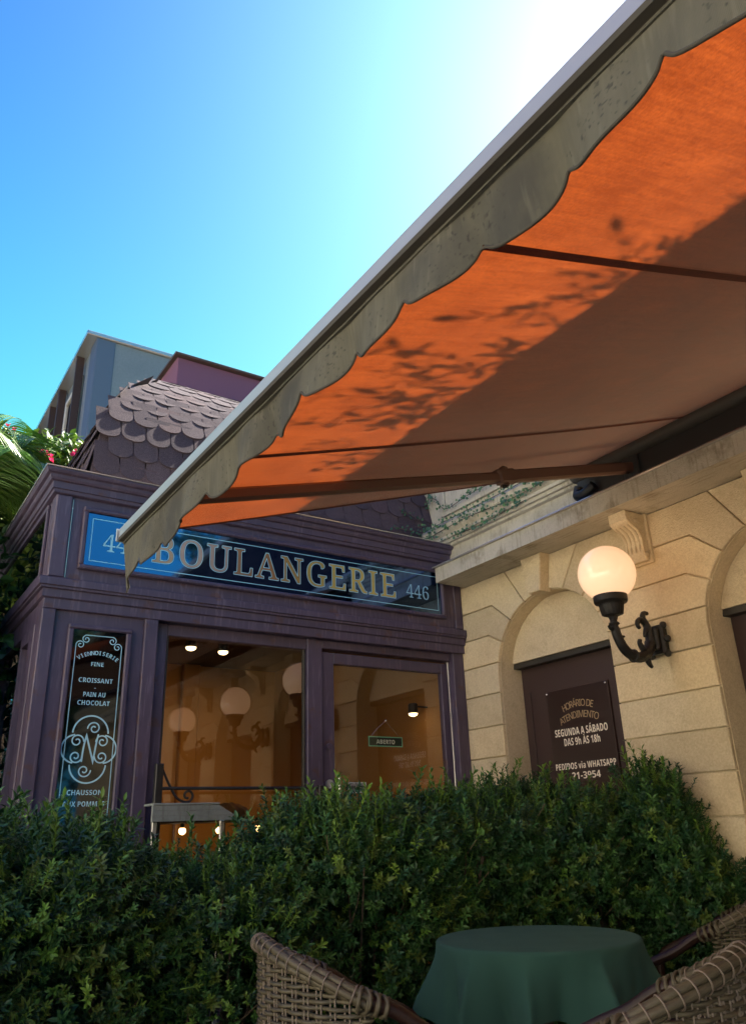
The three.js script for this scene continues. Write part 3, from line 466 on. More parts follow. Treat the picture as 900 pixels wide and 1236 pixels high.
// ---------------------------------------------------------------- retractable awning
{
  const A = thing('retractable_awning', 'orange canvas awning with stained scalloped valance and folding arms', 'awning');
  const xb = 0.80, yb = 1.078, xr = 3.40, yr = 1.945, z0 = -2.86, z1 = 1.7;
  const fy = (x, z) => { const t = (x - xb) / (xr - xb), s = Math.sin(Math.PI * t); return Y(yb + (yr - yb) * t - 0.014 * s * (1 + 0.3 * Math.sin(z * 2.2)) + 0.0035 * Math.sin(z * 9 + t * 5) * s); };
  const sheet = (za, zb2, lift, nx, nz) => { const g = new THREE.PlaneGeometry(1, 1, nx, nz), p = g.attributes.position, uv = g.attributes.uv; for (let i = 0; i < p.count; i++) { const x = xb + (xr - xb) * uv.getX(i), z = za + (zb2 - za) * uv.getY(i); p.setXYZ(i, x, fy(x, z) + lift, z); uv.setXY(i, z * 1.0, x * 1.0); } g.computeVertexNormals(); return g; };
  const cuts = [z0, -2.1, -0.95, 0.2, 1.35, z1];
  for (let i = 0; i < cuts.length - 1; i++) mesh('canopy_panel', sheet(cuts[i], cuts[i + 1], 0, 40, 24), M.canopy, A);
  for (const z of cuts.slice(1, -1)) mesh('seam', sheet(z - 0.014, z + 0.014, -0.004, 40, 2), M.seam, A);
  for (const z of [z0 + 0.012, z1 - 0.012]) mesh('hem', sheet(z - 0.012, z + 0.012, -0.003, 40, 2), M.seam, A);
  const fb = part('front_bar', A);
  mesh('profile', box(xb - 0.040, xb + 0.012, Y(1.064), Y(1.098), z0 - 0.02, z1 + 0.02, 0.008), M.alu, fb);
  mesh('groove', box(xb - 0.040, xb + 0.008, Y(1.050), Y(1.0635), z0 - 0.015, z1 + 0.015, 0.003), M.piping, fb);
  mesh('end_cap', box(xb - 0.048, xb + 0.016, Y(1.05), Y(1.101), z0 - 0.028, z0 - 0.0205, 0.002), M.alu, fb);
  // valance: hangs from the bar, scalloped, gently waving
  const per = 0.205, top = 1.055, N = 660, rowsV = 10, pos = [], uv = [], idx = [], edge = [];
  const hem = z => { const f = ((z - z0) / per) % 1, s = Math.pow(Math.abs(Math.sin(Math.PI * f)), 0.62); return 0.928 + 0.018 * (z - z0) - 0.050 * s - (z < z0 + 0.08 ? 0.05 * (1 - (z - z0) / 0.08) : 0) + 0.012 * Math.sin(z * 3.1); };
  const wav = (z, t) => t * (0.016 * Math.sin(z * 15 + 1.2 * Math.sin(z * 3.7)) + 0.009 * Math.sin(z * 31 + 2) + 0.010 * Math.sin(z * 6.3));
  for (let i = 0; i <= N; i++) { const z = z0 - 0.01 + (z1 - z0 + 0.02) * i / N, h = hem(z); for (let j = 0; j <= rowsV; j++) { const t = j / rowsV, y = top + (h - top) * t, x = xb - 0.022 + wav(z, t); pos.push(x, Y(y), z); uv.push(z, y); if (j === rowsV) edge.push(V(x, Y(y), z)); } }
  for (let i = 0; i < N; i++) for (let j = 0; j < rowsV; j++) { const a = i * (rowsV + 1) + j, b2 = a + rowsV + 1; idx.push(a, b2, a + 1, b2, b2 + 1, a + 1); }
  const vg = new THREE.BufferGeometry(); vg.setAttribute('position', new THREE.Float32BufferAttribute(pos, 3)); vg.setAttribute('uv', new THREE.Float32BufferAttribute(uv, 2)); vg.setIndex(idx); vg.computeVertexNormals();
  const val = part('valance', A);
  mesh('cloth', vg, M.valance, val);
  mesh('piping', new THREE.TubeGeometry(new THREE.CatmullRomCurve3(edge.filter((_, i) => i % 2 === 0)), 700, 0.0035, 5), M.piping, val);
  mesh('stitching', box(xb - 0.028, xb - 0.018, Y(1.036), Y(1.039), z0, z1, 0.001), M.valance, val);
  // roller and back bar
  mesh('roller_tube', at(new THREE.CylinderGeometry(0.047, 0.047, z1 - z0 + 0.1, 24), xr + 0.02, Y(yr - 0.02), (z0 + z1) / 2, Math.PI / 2), std({ color: rgb(0.09, 0.085, 0.07), roughness: 0.6 }), A);
  mesh('back_bar', box(3.395, 3.459, Y(1.735), Y(1.865), z0 - 0.02, z1 + 0.05, 0.01), M.backBar, A);
  mesh('crank_elbow', taper([V(3.40, Y(1.83), z0 + 0.0), V(3.395, Y(1.80), z0 - 0.01), V(3.37, Y(1.765), z0 + 0.01), V(3.355, Y(1.76), z0 + 0.09), V(3.36, Y(1.785), z0 + 0.14)], 0.032, 0.032, 18, 12), M.black, A);
  for (const [zs, dz, ze] of [[-2.47, 1, -2.37], [1.3, -1, 1.2]]) {
    const arm = part('folding_arm', A), S = V(3.40, Y(1.800), zs), K = V(2.395, Y(1.512), zs + 0.02 * dz), F = V(0.83, Y(1.055), ze);
    const bar = (a, b2, w, h) => { const d = b2.clone().sub(a), l = d.length(), g = new THREE.BoxGeometry(l, h, w, 1, 1, 1), g2 = box(-l / 2, l / 2, -h / 2, h / 2, -w / 2, w / 2, 0.01); g2.applyMatrix4(new THREE.Matrix4().makeBasis(d.clone().normalize(), V(0, 1, 0).addScaledVector(d.clone().normalize(), -d.clone().normalize().y).normalize(), V().crossVectors(d.clone().normalize(), V(0, 1, 0).addScaledVector(d.clone().normalize(), -d.clone().normalize().y).normalize())).setPosition(a.clone().add(b2).multiplyScalar(0.5))); return g2; };
    mesh('upper_arm', bar(S, K, 0.042, 0.062), M.armPaint, arm);
    mesh('forearm', bar(K, F, 0.034, 0.050), M.armPaint, arm);
    mesh('elbow', [bar(K.clone().lerp(S, 0.06), K.clone().lerp(F, 0.03), 0.052, 0.072), at(new THREE.CylinderGeometry(0.022, 0.022, 0.09, 16), K.x, K.y, K.z)], M.armPaint, arm);
    mesh('shoulder', [box(3.372, 3.394, S.y - 0.06, S.y + 0.06, zs - 0.05, zs + 0.05, 0.008)], M.backBar, arm);
    mesh('pivot', at(new THREE.CylinderGeometry(0.012, 0.012, 0.105, 12), K.x, K.y, K.z), M.black, arm);
  }
}
//INTERIOR
// ---------------------------------------------------------------- things in the bakery window
{
  const s = thing('open_sign', 'small green ABERTO sign hung by a cord inside the glass door', 'sign', [2.94, Y(0.515), ZF - 0.12]);
  const c = document.createElement('canvas'); c.width = 512; c.height = 128; const x = c.getContext('2d');
  x.fillStyle = '#0b2a20'; x.fillRect(0, 0, 512, 128); x.strokeStyle = '#7fc7a4'; x.lineWidth = 12; x.strokeRect(6, 6, 500, 116); x.fillStyle = '#e2ecdf'; x.font = 'bold 74px sans-serif'; const w = x.measureText('ABERTO').width; x.fillText('ABERTO', 256 - w / 2, 92);
  const t = new THREE.CanvasTexture(c); t.colorSpace = THREE.SRGBColorSpace;
  mesh('printed_face', new THREE.PlaneGeometry(0.262, 0.062).translate(0, 0, 0.0045), std({ map: t, roughness: 0.4 }), s);
  mesh('plate', box(-0.132, 0.132, -0.032, 0.032, -0.004, 0.004, 0.002), std({ color: rgb(0.02, 0.1, 0.06), roughness: 0.5 }), s);
  mesh('cord', [tube([V(-0.11, 0.03, 0), V(-0.06, 0.08, 0), V(0.005, 0.128, 0)], 0.0022, 8, 5), tube([V(0.11, 0.03, 0), V(0.055, 0.085, 0), V(0.005, 0.128, 0)], 0.0022, 8, 5)], M.chrome, s);
  mesh('suction_hook', at(new THREE.SphereGeometry(0.009, 10, 8), 0.005, 0.13, 0.006), M.chrome, s);
}
{
  const s = thing('pull_label', 'small pale label reading PUXE on the door glass beside the handle', 'label', [2.70, Y(0.235), ZF - 0.089]);
  const c = document.createElement('canvas'); c.width = 256; c.height = 128; const x = c.getContext('2d');
  x.fillStyle = '#8c8781'; x.fillRect(0, 0, 256, 128); x.strokeStyle = '#d9d5cf'; x.lineWidth = 8; x.strokeRect(6, 6, 244, 116); x.fillStyle = '#2b2724'; x.font = 'bold 70px sans-serif'; const w = x.measureText('PUXE').width; x.fillText('PUXE', 128 - w / 2, 90);
  const t = new THREE.CanvasTexture(c); t.colorSpace = THREE.SRGBColorSpace;
  mesh('printed_film', new THREE.PlaneGeometry(0.13, 0.062).translate(0, 0, 0.002), std({ map: t, roughness: 0.5 }), s);
  mesh('film_edge', box(-0.066, 0.066, -0.032, 0.032, -0.001, 0.0015, 0.0005), M.flashing, s);
}
{ // iron rail with a scroll in front of the window
  const s = thing('iron_rail', 'black iron rail with a scrolled bracket in front of the shop window', 'rail', [1.36, 0, ZF + 0.14]);
  mesh('rod', at(new THREE.CylinderGeometry(0.0085, 0.0085, 0.92, 10), 0.50, Y(0.222), 0, 0, 0, Math.PI / 2), M.iron, s);
  for (const [x, h] of [[0.02, 0.34], [0.955, 0.235]]) mesh('post', box(x - 0.02, x + 0.02, 0.001, Y(h), -0.018, 0.018, 0.004), M.iron, s);
  const pts = [V(0.04, 0.085, 0), V(0.075, 0.02, 0), V(0.13, -0.055, 0), V(0.185, -0.068, 0), V(0.205, -0.04, 0), V(0.187, -0.016, 0), V(0.163, -0.026, 0), V(0.165, -0.048, 0), V(0.182, -0.05, 0)].map(p => p.add(V(0, Y(0.225), 0)));
  mesh('scroll', tube(pts, 0.0065, 40, 7), M.iron, s);
}
{ // small display cart with a board canopy
  const s = thing('display_cart', 'small cart with a weathered grey board canopy under the shop window', 'cart', [1.40, 0, ZF + 0.25]);
  const top = Y(0.136), bot = Y(0.064), n = 3;
  for (let i = 0; i < n; i++) { const y1 = top - (top - bot) * i / n, y0 = top - (top - bot) * (i + 1) / n + 0.0015, e = y => 0.255 + Math.min(0.085, (top - y) * 1.9), q = new THREE.Shape([[-0.08, y0], [e(y0), y0], [e(y1), y1], [-0.08, y1]].map(p => new THREE.Vector2(...p))), g = new THREE.ExtrudeGeometry(q, { depth: 0.016, bevelEnabled: true, bevelSize: 0.001, bevelThickness: 0.002, bevelSegments: 1 }); mesh('canopy_board', boxUV(g), M.greyWood, s); }
  mesh('roof_board', box(-0.08, 0.26, top + 0.002, top + 0.012, -0.12, 0.02, 0.002), M.greyWood, s);
  for (const x of [-0.06, 0.285]) mesh('post', box(x - 0.011, x + 0.011, 0.16, bot, -0.02, -0.002, 0.002), M.flashing, s);
  mesh('tray', box(-0.09, 0.33, 0.62, 0.66, -0.13, 0.05, 0.004), M.greyWood, s);
  for (const x of [-0.05, 0.28]) { const w = at(new THREE.TorusGeometry(0.14, 0.014, 8, 28), x, 0.155, -0.04, 0, Math.PI / 2, 0); mesh('wheel', w, M.iron, s); }
}
{ // bread shelf
  const s = thing('bread_shelf', 'dark wooden bread counter inside the shop behind the window', 'counter', [1.92, 0, ZF - 0.75]);
  mesh('counter_top', box(-0.42, 1.2, 0.92, 0.95, -0.46, -0.06, 0.003), M.brownWood, s);
  mesh('cabinet', box(-0.42, 1.2, 0.016, 0.919, -0.46, -0.06, 0.003), M.brownWood, s);
  for (const x of [-0.4, 0.39, 1.18]) mesh('bracket', box(x - 0.01, x + 0.01, 0.951, 1.19, -0.45, -0.43, 0.002), M.iron, s);
  mesh('lamp_bar', box(-0.42, 1.2, 1.19, 1.205, -0.45, -0.0, 0.002), M.iron, s);
}
for (const [x, y, z, w] of [[1.86, 0.025, -4.97, 'beside the cart post'], [2.10, 0.025, -4.97, 'below the plaited loaf'], [2.36, 0.025, -4.97, 'right of the plaited loaf'], [3.05, -0.02, -4.97, 'behind the glass door']]) {
  const s = thing('small_bulb', `glowing small bulb over the bread counter, ${w}`, 'light bulb', [x, Y(y), z], 0, 'small bulbs over the bread shelf');
  mesh('bulb', new THREE.SphereGeometry(0.022, 16, 12), M.bulb, s);
  mesh('socket', at(new THREE.CylinderGeometry(0.012, 0.014, 0.05, 12), 0, 0.042, 0), M.black, s);
  mesh('wire', at(new THREE.CylinderGeometry(0.002, 0.002, 0.06, 6), 0, 0.09, 0), M.black, s);
  const l = new THREE.PointLight(new THREE.Color(1, 0.6, 0.25), 0.018, 0, 2); l.castShadow = true; l.shadow.radius = 1; s.add(l);
}
{ // plaited loaf
  const s = thing('plaited_loaf', 'brown plaited loaf beside the grey canopy board in the shop', 'bread', [2.16, Y(0.118), ZF - 0.80]);
  for (let k = 0; k < 3; k++) { const p = []; for (let i = 0; i <= 20; i++) { const t = i / 20, a = t * 4 * Math.PI + k * 2 * Math.PI / 3, f = Math.sin(Math.PI * (0.08 + 0.84 * t)); p.push(V(-0.13 + 0.26 * t, 0.024 * Math.sin(a * 2) * f * 0.7 + 0.03 * f, 0.05 * Math.sin(a) * f)); } mesh('strand', taper(p, 0.026, 0.022, 50, 8), M.bread, s); }
  mesh('tray', box(-0.16, 0.16, -0.032, -0.018, -0.08, 0.08, 0.004), M.brownWood, s);
}
for (const [x, y, z, tx, tz, lab] of [[1.77, 1.125, -4.75, 1.9, -7.2, 'round glowing ceiling spotlight over the shop window, first of two'], [2.03, 1.14, -4.85, 2.5, -7.2, 'round glowing ceiling spotlight over the shop window, second of two'], [3.45, 0.785, -4.7, 2.6, -7.1, 'added spotlight behind the glass door in place of a bright reflection']]) {  // the third is added to make a bright mirrored spot in the door
  const s = thing('spotlight', lab, 'spotlight', [x, Y(y), z], 0, 'spotlights on the shop ceiling');
  mesh('housing', at(lathe([[0, 0.05], [0.03, 0.05], [0.034, 0.04], [0.036, -0.02], [0.033, -0.02], [0.03, 0.0]], 20), 0, 0, 0), M.black, s);
  mesh('lens', at(new THREE.SphereGeometry(0.033, 16, 10).scale(1, 0.6, 1), 0, -0.022, 0), M.lens, s);
  if (x > 3) mesh('stalk', at(new THREE.CylinderGeometry(0.006, 0.006, 0.13, 8), 0.065, 0.03, 0, 0, 0, Math.PI / 2), M.black, s); else mesh('stalk', at(new THREE.CylinderGeometry(0.006, 0.006, 0.34, 8), 0, 0.215, 0), M.black, s);
  const l = new THREE.SpotLight(new THREE.Color(1, 0.66, 0.32), 0.42, 0, 0.55, 0.7, 2); l.position.set(0, -0.06, 0); l.target.position.set(tx - x, Y(0.3) - Y(y), tz - z); l.castShadow = true; l.shadow.radius = 1; s.add(l, l.target);
}

// ---------------------------------------------------------------- leaves
function leafGeo(l, w, fold = 0.25, bend = 0.2) {   // pointed oval, folded along the midrib
  const p = [], q = [[0, 0], [0.3, 0.8], [0.62, 0.85], [1, 0]], mid = q.map(([t]) => [0, -bend * l * t * t, t * l]);
  for (const s of [-1, 1]) { const e = q.map(([t, f]) => [s * f * w / 2, -bend * l * t * t + fold * f * w / 2, t * l]); p.push(mid[0], e[1], mid[1], mid[1], e[1], e[2], mid[1], e[2], mid[2], mid[2], e[2], mid[3]); }
  const g = new THREE.BufferGeometry(); g.setAttribute('position', new THREE.Float32BufferAttribute(p.flat(), 3)); g.setAttribute('uv', new THREE.Float32BufferAttribute(new Float32Array(p.length * 2), 2)); g.computeVertexNormals(); return g;
}
function sprig(seed, len, n, l, w, up = 0.9) {      // leaves round a short shoot that grows along +y
  const r = rngOf(seed), gs = [], st = new THREE.CylinderGeometry(0.0012, 0.002, len, 4, 1, true).translate(0, len / 2, 0); gs.push(st.toNonIndexed());
  for (let i = 0; i < n; i++) { const t = 0.15 + 0.85 * i / (n - 1), a = i * 2.4 + r() * 0.6, k = 0.75 + 0.5 * r(), g = leafGeo(l * k, w * k, 0.3, 0.15 + 0.25 * r()); g.rotateX(-(up * t + 0.25 * r())); g.rotateY(a); g.translate(0, t * len, 0); gs.push(g); }
  return merge(gs);
}
const up = V(0, 1, 0);
function scatter(name, geo, mat, parent, list, palette, r) {   // list of [pos, dir, scale]
  const m = new THREE.InstancedMesh(geo, mat, list.length), M4 = new THREE.Matrix4(), q = new THREE.Quaternion(), q2 = new THREE.Quaternion(), c = new THREE.Color(); m.name = name;
  list.forEach(([p, d, s], i) => { q.setFromUnitVectors(up, d); q2.setFromAxisAngle(up, r() * 6.283); M4.compose(p, q.multiply(q2), V(s, s, s)); m.setMatrixAt(i, M4); const a = palette[(r() * palette.length) | 0], f = 0.85 + 0.6 * r(); c.setRGB(a[0] * f, a[1] * f, a[2] * f); m.setColorAt(i, c); });
  m.userData.kind = 'stuff'; parent.add(m); return m;
}
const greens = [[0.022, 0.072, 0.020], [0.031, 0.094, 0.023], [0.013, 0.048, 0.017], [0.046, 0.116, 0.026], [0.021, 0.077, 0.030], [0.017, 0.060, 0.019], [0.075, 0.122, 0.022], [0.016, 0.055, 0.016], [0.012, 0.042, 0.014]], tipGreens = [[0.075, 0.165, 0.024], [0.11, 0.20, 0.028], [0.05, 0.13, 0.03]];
const sprigs = [sprig(1, 0.06, 15, 0.022, 0.0095), sprig(2, 0.05, 13, 0.019, 0.0085), sprig(3, 0.075, 18, 0.024, 0.0095)], shoot = sprig(4, 0.15, 26, 0.022, 0.0085, 1.0);
// a clipped shrub: leaves in a lumpy shell over a rounded box, stems inside
function shrub(x, z, rx, rz, top, seed, label, n, paleShare = 0.05) {  // last argument: share of pale sprays, partly new growth, partly painted-in skylight
  const g = thing('hedge_shrub', label, 'hedge', [x, 0, z], 0, 'shrubs of the clipped hedge'), r = rngOf(seed), H = top, L = [[], [], []], T = [], F = [];
  const lump = (a, v) => 0.98 + 0.14 * Math.sin(a * 3 + seed) + 0.08 * Math.sin(a * 5 + v * 7 + seed * 2) + 0.10 * Math.sin(v * 9 + a * 2) + 0.07 * Math.sin(v * 17 - a * 4 + seed);
  for (let m = 0; m < n / 11; m++) {      // branch tips, each with a tuft of sprays round it
    const a = r() * 6.283, cap = r() < 0.34, c = Math.cos(a), s = Math.sin(a); let p, d;
    if (cap) { const q = Math.sqrt(r()), k = q * lump(a, 0.9); p = V(c * rx * k, H * (1 - 0.16 * q * q * q) - r() * r() * 0.2 + 0.06 * Math.sin(a * 4 + q * 6 + seed), s * rz * k); d = V(c * 0.6 * q, 1, s * 0.6 * q); }
    else { const v = Math.pow(r(), 0.8), k = lump(a, v) * (1 - 0.42 * r() * r()), f = Math.pow(Math.pow(Math.abs(c), 3) + Math.pow(Math.abs(s), 3), -1 / 3); p = V(c * f * rx * k, 0.05 + v * H * 0.88, s * f * rz * k); d = V(c, 0.3 + 0.7 * r(), s); }
    d.normalize(); const R0 = 0.04 + 0.07 * r(), big = 0.7 + 0.55 * r();
    for (let i = 0; i < 15; i++) { const e = V(r() - 0.5, r() - 0.5, r() - 0.5).normalize(), o = e.clone().multiplyScalar(R0 * Math.cbrt(r())).addScaledVector(d, -0.03 * r()); const g2 = d.clone().multiplyScalar(0.8).addScaledVector(e, 0.75); g2.y += 0.15; (r() < paleShare ? F : L[(r() * 3) | 0]).push([p.clone().add(o), g2.normalize(), big * (0.7 + 0.5 * r())]); }
  }
  for (let i = 0; i < n * 0.05; i++) { const a = r() * 6.283, q = Math.sqrt(r()) * 0.95; T.push([V(Math.cos(a) * rx * q, H * (1 - 0.16 * q * q * q) - 0.06 + 0.07 * r(), Math.sin(a) * rz * q), V((r() - 0.5) * 0.9, 1, (r() - 0.5) * 0.9).normalize(), 0.4 + 1.2 * r() * r() + 0.2 * r()]); }
  const f = part('foliage', g); L.forEach((l, i) => scatter('leaf_sprays', sprigs[i], M.leaf, f, l, greens, r)); scatter('pale_sprays', sprigs[1], M.leaf, f, F, tipGreens, r); scatter('new_shoots', shoot, M.leaf, f, T, tipGreens, r);
  for (let i = 0; i < 7; i++) { const a = 0.4 + 2.4 * r(), v = 0.35 + 0.6 * r(), c = Math.cos(a), s2 = Math.sin(a), q = 0.95 + 0.2 * r(); mesh('bare_twig', taper([V(c * rx * 0.5, H * v - 0.12, s2 * rz * 0.5), V(c * rx * 0.85, H * v - 0.03, s2 * rz * 0.85), V(c * rx * q + 0.04 * (r() - 0.5), H * v + 0.05 * r(), s2 * rz * q)], 0.0045, 0.0015, 8, 5), M.twig, g); }
  for (let i = 0; i < 14; i++) { const a = r() * 6.283, q = 0.6 + 0.5 * r(); mesh('stem', taper([V(0.05 * Math.cos(a), 0, 0.05 * Math.sin(a)), V(rx * 0.35 * Math.cos(a), H * 0.4, rz * 0.35 * Math.sin(a)), V(rx * q * Math.cos(a + 0.3), H * 0.85, rz * q * Math.sin(a + 0.3))], 0.012, 0.003, 10, 6), M.bark, g); }
  return g;
}
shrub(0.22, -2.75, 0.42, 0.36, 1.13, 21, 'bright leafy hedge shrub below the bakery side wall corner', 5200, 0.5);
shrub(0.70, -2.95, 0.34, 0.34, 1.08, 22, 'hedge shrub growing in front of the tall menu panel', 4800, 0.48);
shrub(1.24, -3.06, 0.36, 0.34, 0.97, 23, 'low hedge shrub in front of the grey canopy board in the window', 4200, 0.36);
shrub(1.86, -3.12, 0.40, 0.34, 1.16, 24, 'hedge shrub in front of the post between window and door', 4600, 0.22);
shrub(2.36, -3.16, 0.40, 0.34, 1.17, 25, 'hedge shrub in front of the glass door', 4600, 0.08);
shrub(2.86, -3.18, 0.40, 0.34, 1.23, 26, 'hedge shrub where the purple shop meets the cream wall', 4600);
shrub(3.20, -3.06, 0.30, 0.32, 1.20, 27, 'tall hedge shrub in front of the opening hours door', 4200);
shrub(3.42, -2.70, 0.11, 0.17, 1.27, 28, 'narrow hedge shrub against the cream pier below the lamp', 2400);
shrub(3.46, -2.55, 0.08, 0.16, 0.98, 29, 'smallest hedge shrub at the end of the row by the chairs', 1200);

// ---------------------------------------------------------------- table and chairs
{
  const cx = 2.12, cz = -2.24, R = 0.335, h = 0.755;
  const t = thing('round_table', 'round pedestal table under the green cloth', 'table', [cx, 0, cz]);
  mesh('tabletop', at(new THREE.CylinderGeometry(R, R, 0.025, 48), 0, h - 0.0135, 0), M.brownWood, t);
  mesh('column', at(lathe([[0.16, 0], [0.16, 0.02], [0.05, 0.05], [0.028, 0.1], [0.028, h - 0.1], [0.09, h - 0.03]], 20), 0, 0.001, 0), M.black, t);
  const g = new THREE.PlaneGeometry(1, 1, 240, 48), p = g.attributes.position, uv = g.attributes.uv, half = 0.53;
  for (let i = 0; i < p.count; i++) {
    const a = uv.getX(i) * Math.PI * 2, v = uv.getY(i), ca = Math.cos(a + 0.5), sa = Math.sin(a + 0.5), reach = Math.min(half / Math.max(Math.abs(ca), Math.abs(sa)), 0.74), dr = reach - R; let r, y;
    if (v < 0.35) { r = R * v / 0.35; y = 0.0018 * (Math.sin(Math.cos(a) * r * 34 + Math.sin(a) * r * 9) * Math.cos(Math.sin(a) * r * 27) ) * step(0.02, 0.12, r) * (1 - step(R * 0.86, R, r)); } else {
      const s = (v - 0.35) / 0.65 * dr, bend = 0.018; if (s < bend) { const q = s / bend * Math.PI / 2; r = R + bend * 0.6 * Math.sin(q); y = -bend * 0.6 * (1 - Math.cos(q)); }
      else { const d = s - bend, w = d / dr; const fold = 1.2 - 2 * Math.pow(Math.abs(Math.sin(a * 4.5 + 0.6 * Math.sin(a * 2) + 0.4)), 0.75) + 0.45 * Math.cos(a * 3 + 1) + 0.12 * Math.cos(a * 23 + 2); r = R + bend * 0.6 + 0.07 * d + 0.030 * fold * step(0.01, 0.2, d) + 0.14 * fold * d; y = -bend * 0.6 - d * 0.985; }
    }
    p.setXYZ(i, Math.cos(a) * r, y, Math.sin(a) * r); uv.setXY(i, Math.cos(a) * r * 1.0, Math.sin(a) * r + y);
  }
  g.computeVertexNormals();
  const c = thing('green_tablecloth', 'dark green cloth draped over the round terrace table', 'tablecloth', [cx, h + 0.004, cz], 0.35); mesh('cloth', g, M.cloth, c);
}
function makeChair() {
  const g = thing('wicker_chair', '', 'chair', [0, 0, 0], 0, 'woven armchairs round the green table');
  const A = 1.30, rimH = f => 0.865 - 0.115 * Math.pow(Math.abs(f) / A, 1.6), rx = f => Math.sin(f) * (0.285 + 0.01), rz = f => -Math.cos(f) * 0.27 - 0.015;
  const P = (f, y, o = 0) => { const lean = 1 + 0.10 * (y - 0.45), n = V(Math.sin(f), 0, -Math.cos(f)); return V(rx(f) * lean + n.x * o, y, rz(f) * lean + n.z * o); };
  const back = part('woven_back', g), NS = 19, dh = 0.0152;
  for (let k = 0; k < 31; k++) {
    const y = 0.40 + k * dh; let a = A; if (y > rimH(A) - 0.02) { for (a = A; a > 0.1 && rimH(a) - 0.02 < y; a -= 0.01); if (a <= 0.12) break; }
    const n = Math.max(10, Math.round(NS * 4 * a / A)), pts = [];
    for (let i = 0; i <= n; i++) { const f = -a + 2 * a * i / n, ph = (f + A) / (2 * A) * NS * Math.PI + k * Math.PI; pts.push(P(f, y + 0.0015 * Math.sin(ph * 0.37 + k), 0.0054 * Math.cos(ph))); }
    const q = new THREE.TubeGeometry(new THREE.CatmullRomCurve3(pts), n * 2, 0.0056, 6); mesh('strand', q, M.wicker, back);
  }
  for (let i = 0; i <= NS; i++) { const f = -A + 2 * A * (i + 0.5) / (NS + 1) - 0.02; for (const d of [-0.006, 0.006]) mesh('stake', tube([P(f + d / 0.28, 0.38), P(f + d / 0.28, 0.6), P(f + d / 0.28, rimH(f) - 0.005)], 0.0028, 6, 5), M.wickerDark, back); }
  const rim = part('braided_rim', g);
  for (let s = 0; s < 4; s++) { const pts = []; for (let i = 0; i <= 60; i++) { const f = -A + 2 * A * i / 60, t = s * Math.PI / 2 + f * 1.6, o = 0.0135 * Math.cos(t), v = 0.0135 * Math.sin(t); pts.push(P(f, rimH(f) + v, o)); } mesh('strand', new THREE.TubeGeometry(new THREE.CatmullRomCurve3(pts), 120, 0.0105, 8), M.wicker, rim); }
  for (let i = 1; i < 22; i++) { const f = -A + 2 * A * i / 22, c = P(f, rimH(f)), d = P(f + 0.02, rimH(f + 0.02)).sub(P(f - 0.02, rimH(f - 0.02))).normalize(), q = new THREE.TorusGeometry(0.0232, 0.0024, 5, 18); q.applyQuaternion(new THREE.Quaternion().setFromUnitVectors(V(0, 0, 1), d)); q.translate(c.x, c.y, c.z); mesh('binding', q, M.wickerDark, rim); }
  for (const s of [-1, 1]) {
    const f = s * A, w = part('arm_wrap', g), e = P(f, rimH(A)), fw = V(s * 0.05, -0.35, 1).normalize();
    for (let k = 0; k < 7; k++) { const q = new THREE.TorusGeometry(0.027 - 0.001 * k, 0.0058, 6, 18); q.applyQuaternion(new THREE.Quaternion().setFromUnitVectors(V(0, 0, 1), fw.clone().add(V((k % 2 ? 0.35 : -0.35), 0.1, 0)).normalize())); const c = e.clone().addScaledVector(fw, -0.02 + 0.012 * k); q.translate(c.x, c.y, c.z); mesh('turn', q, M.wicker, w); }
    mesh('armrest', taper([e.clone(), e.clone().addScaledVector(fw, 0.07), V(s * 0.305, 0.675, 0.06), V(s * 0.305, 0.63, 0.16), V(s * 0.285, 0.58, 0.245), V(s * 0.262, 0.47, 0.262)], 0.019, 0.017, 22, 10), M.brownWood, g);
    mesh('front_leg', taper([V(s * 0.262, 0.475, 0.262), V(s * 0.262, 0.2, 0.262), V(s * 0.268, 0, 0.27)], 0.019, 0.016, 8, 10), M.brownWood, g);
    mesh('rear_leg', taper([V(s * 0.20, 0.44, -0.20), V(s * 0.21, 0.2, -0.225), V(s * 0.225, 0, -0.26)], 0.019, 0.016, 8, 10), M.brownWood, g);
    const ed = part('edge_binding', g); for (let k = 0; k < 24; k++) { const y = 0.40 + 0.0155 * k; if (y > rimH(A) - 0.02) break; const q = new THREE.TorusGeometry(0.013, 0.005, 5, 12).rotateX(Math.PI / 2), c = P(f, y); q.translate(c.x, c.y, c.z); mesh('turn', q, M.wicker, ed); }
  }
  mesh('seat_frame', tube([V(-0.25, 0.43, 0.25), V(0, 0.43, 0.27), V(0.25, 0.43, 0.25), V(0.27, 0.43, 0), V(0.2, 0.43, -0.2), V(0, 0.43, -0.27), V(-0.2, 0.43, -0.2), V(-0.27, 0.43, 0)], 0.016, 60, 8, true), M.brownWood, g);
  const seat = part('woven_seat', g); for (let k = 0; k < 24; k++) { const z = -0.22 + 0.02 * k, w = z < -0.05 ? 0.26 * Math.sqrt(Math.max(0.05, 1 - (z / 0.27) ** 2)) : 0.255, pts = []; for (let i = 0; i <= 24; i++) { const x = -w + 2 * w * i / 24; pts.push(V(x, 0.438 + 0.004 * Math.cos(i * Math.PI / 2 + k * Math.PI) - 0.012 * Math.cos(x * 5), z)); } mesh('strand', new THREE.TubeGeometry(new THREE.CatmullRomCurve3(pts), 48, 0.009, 6), M.wicker, seat); }
  return g;
}
const chair0 = makeChair();
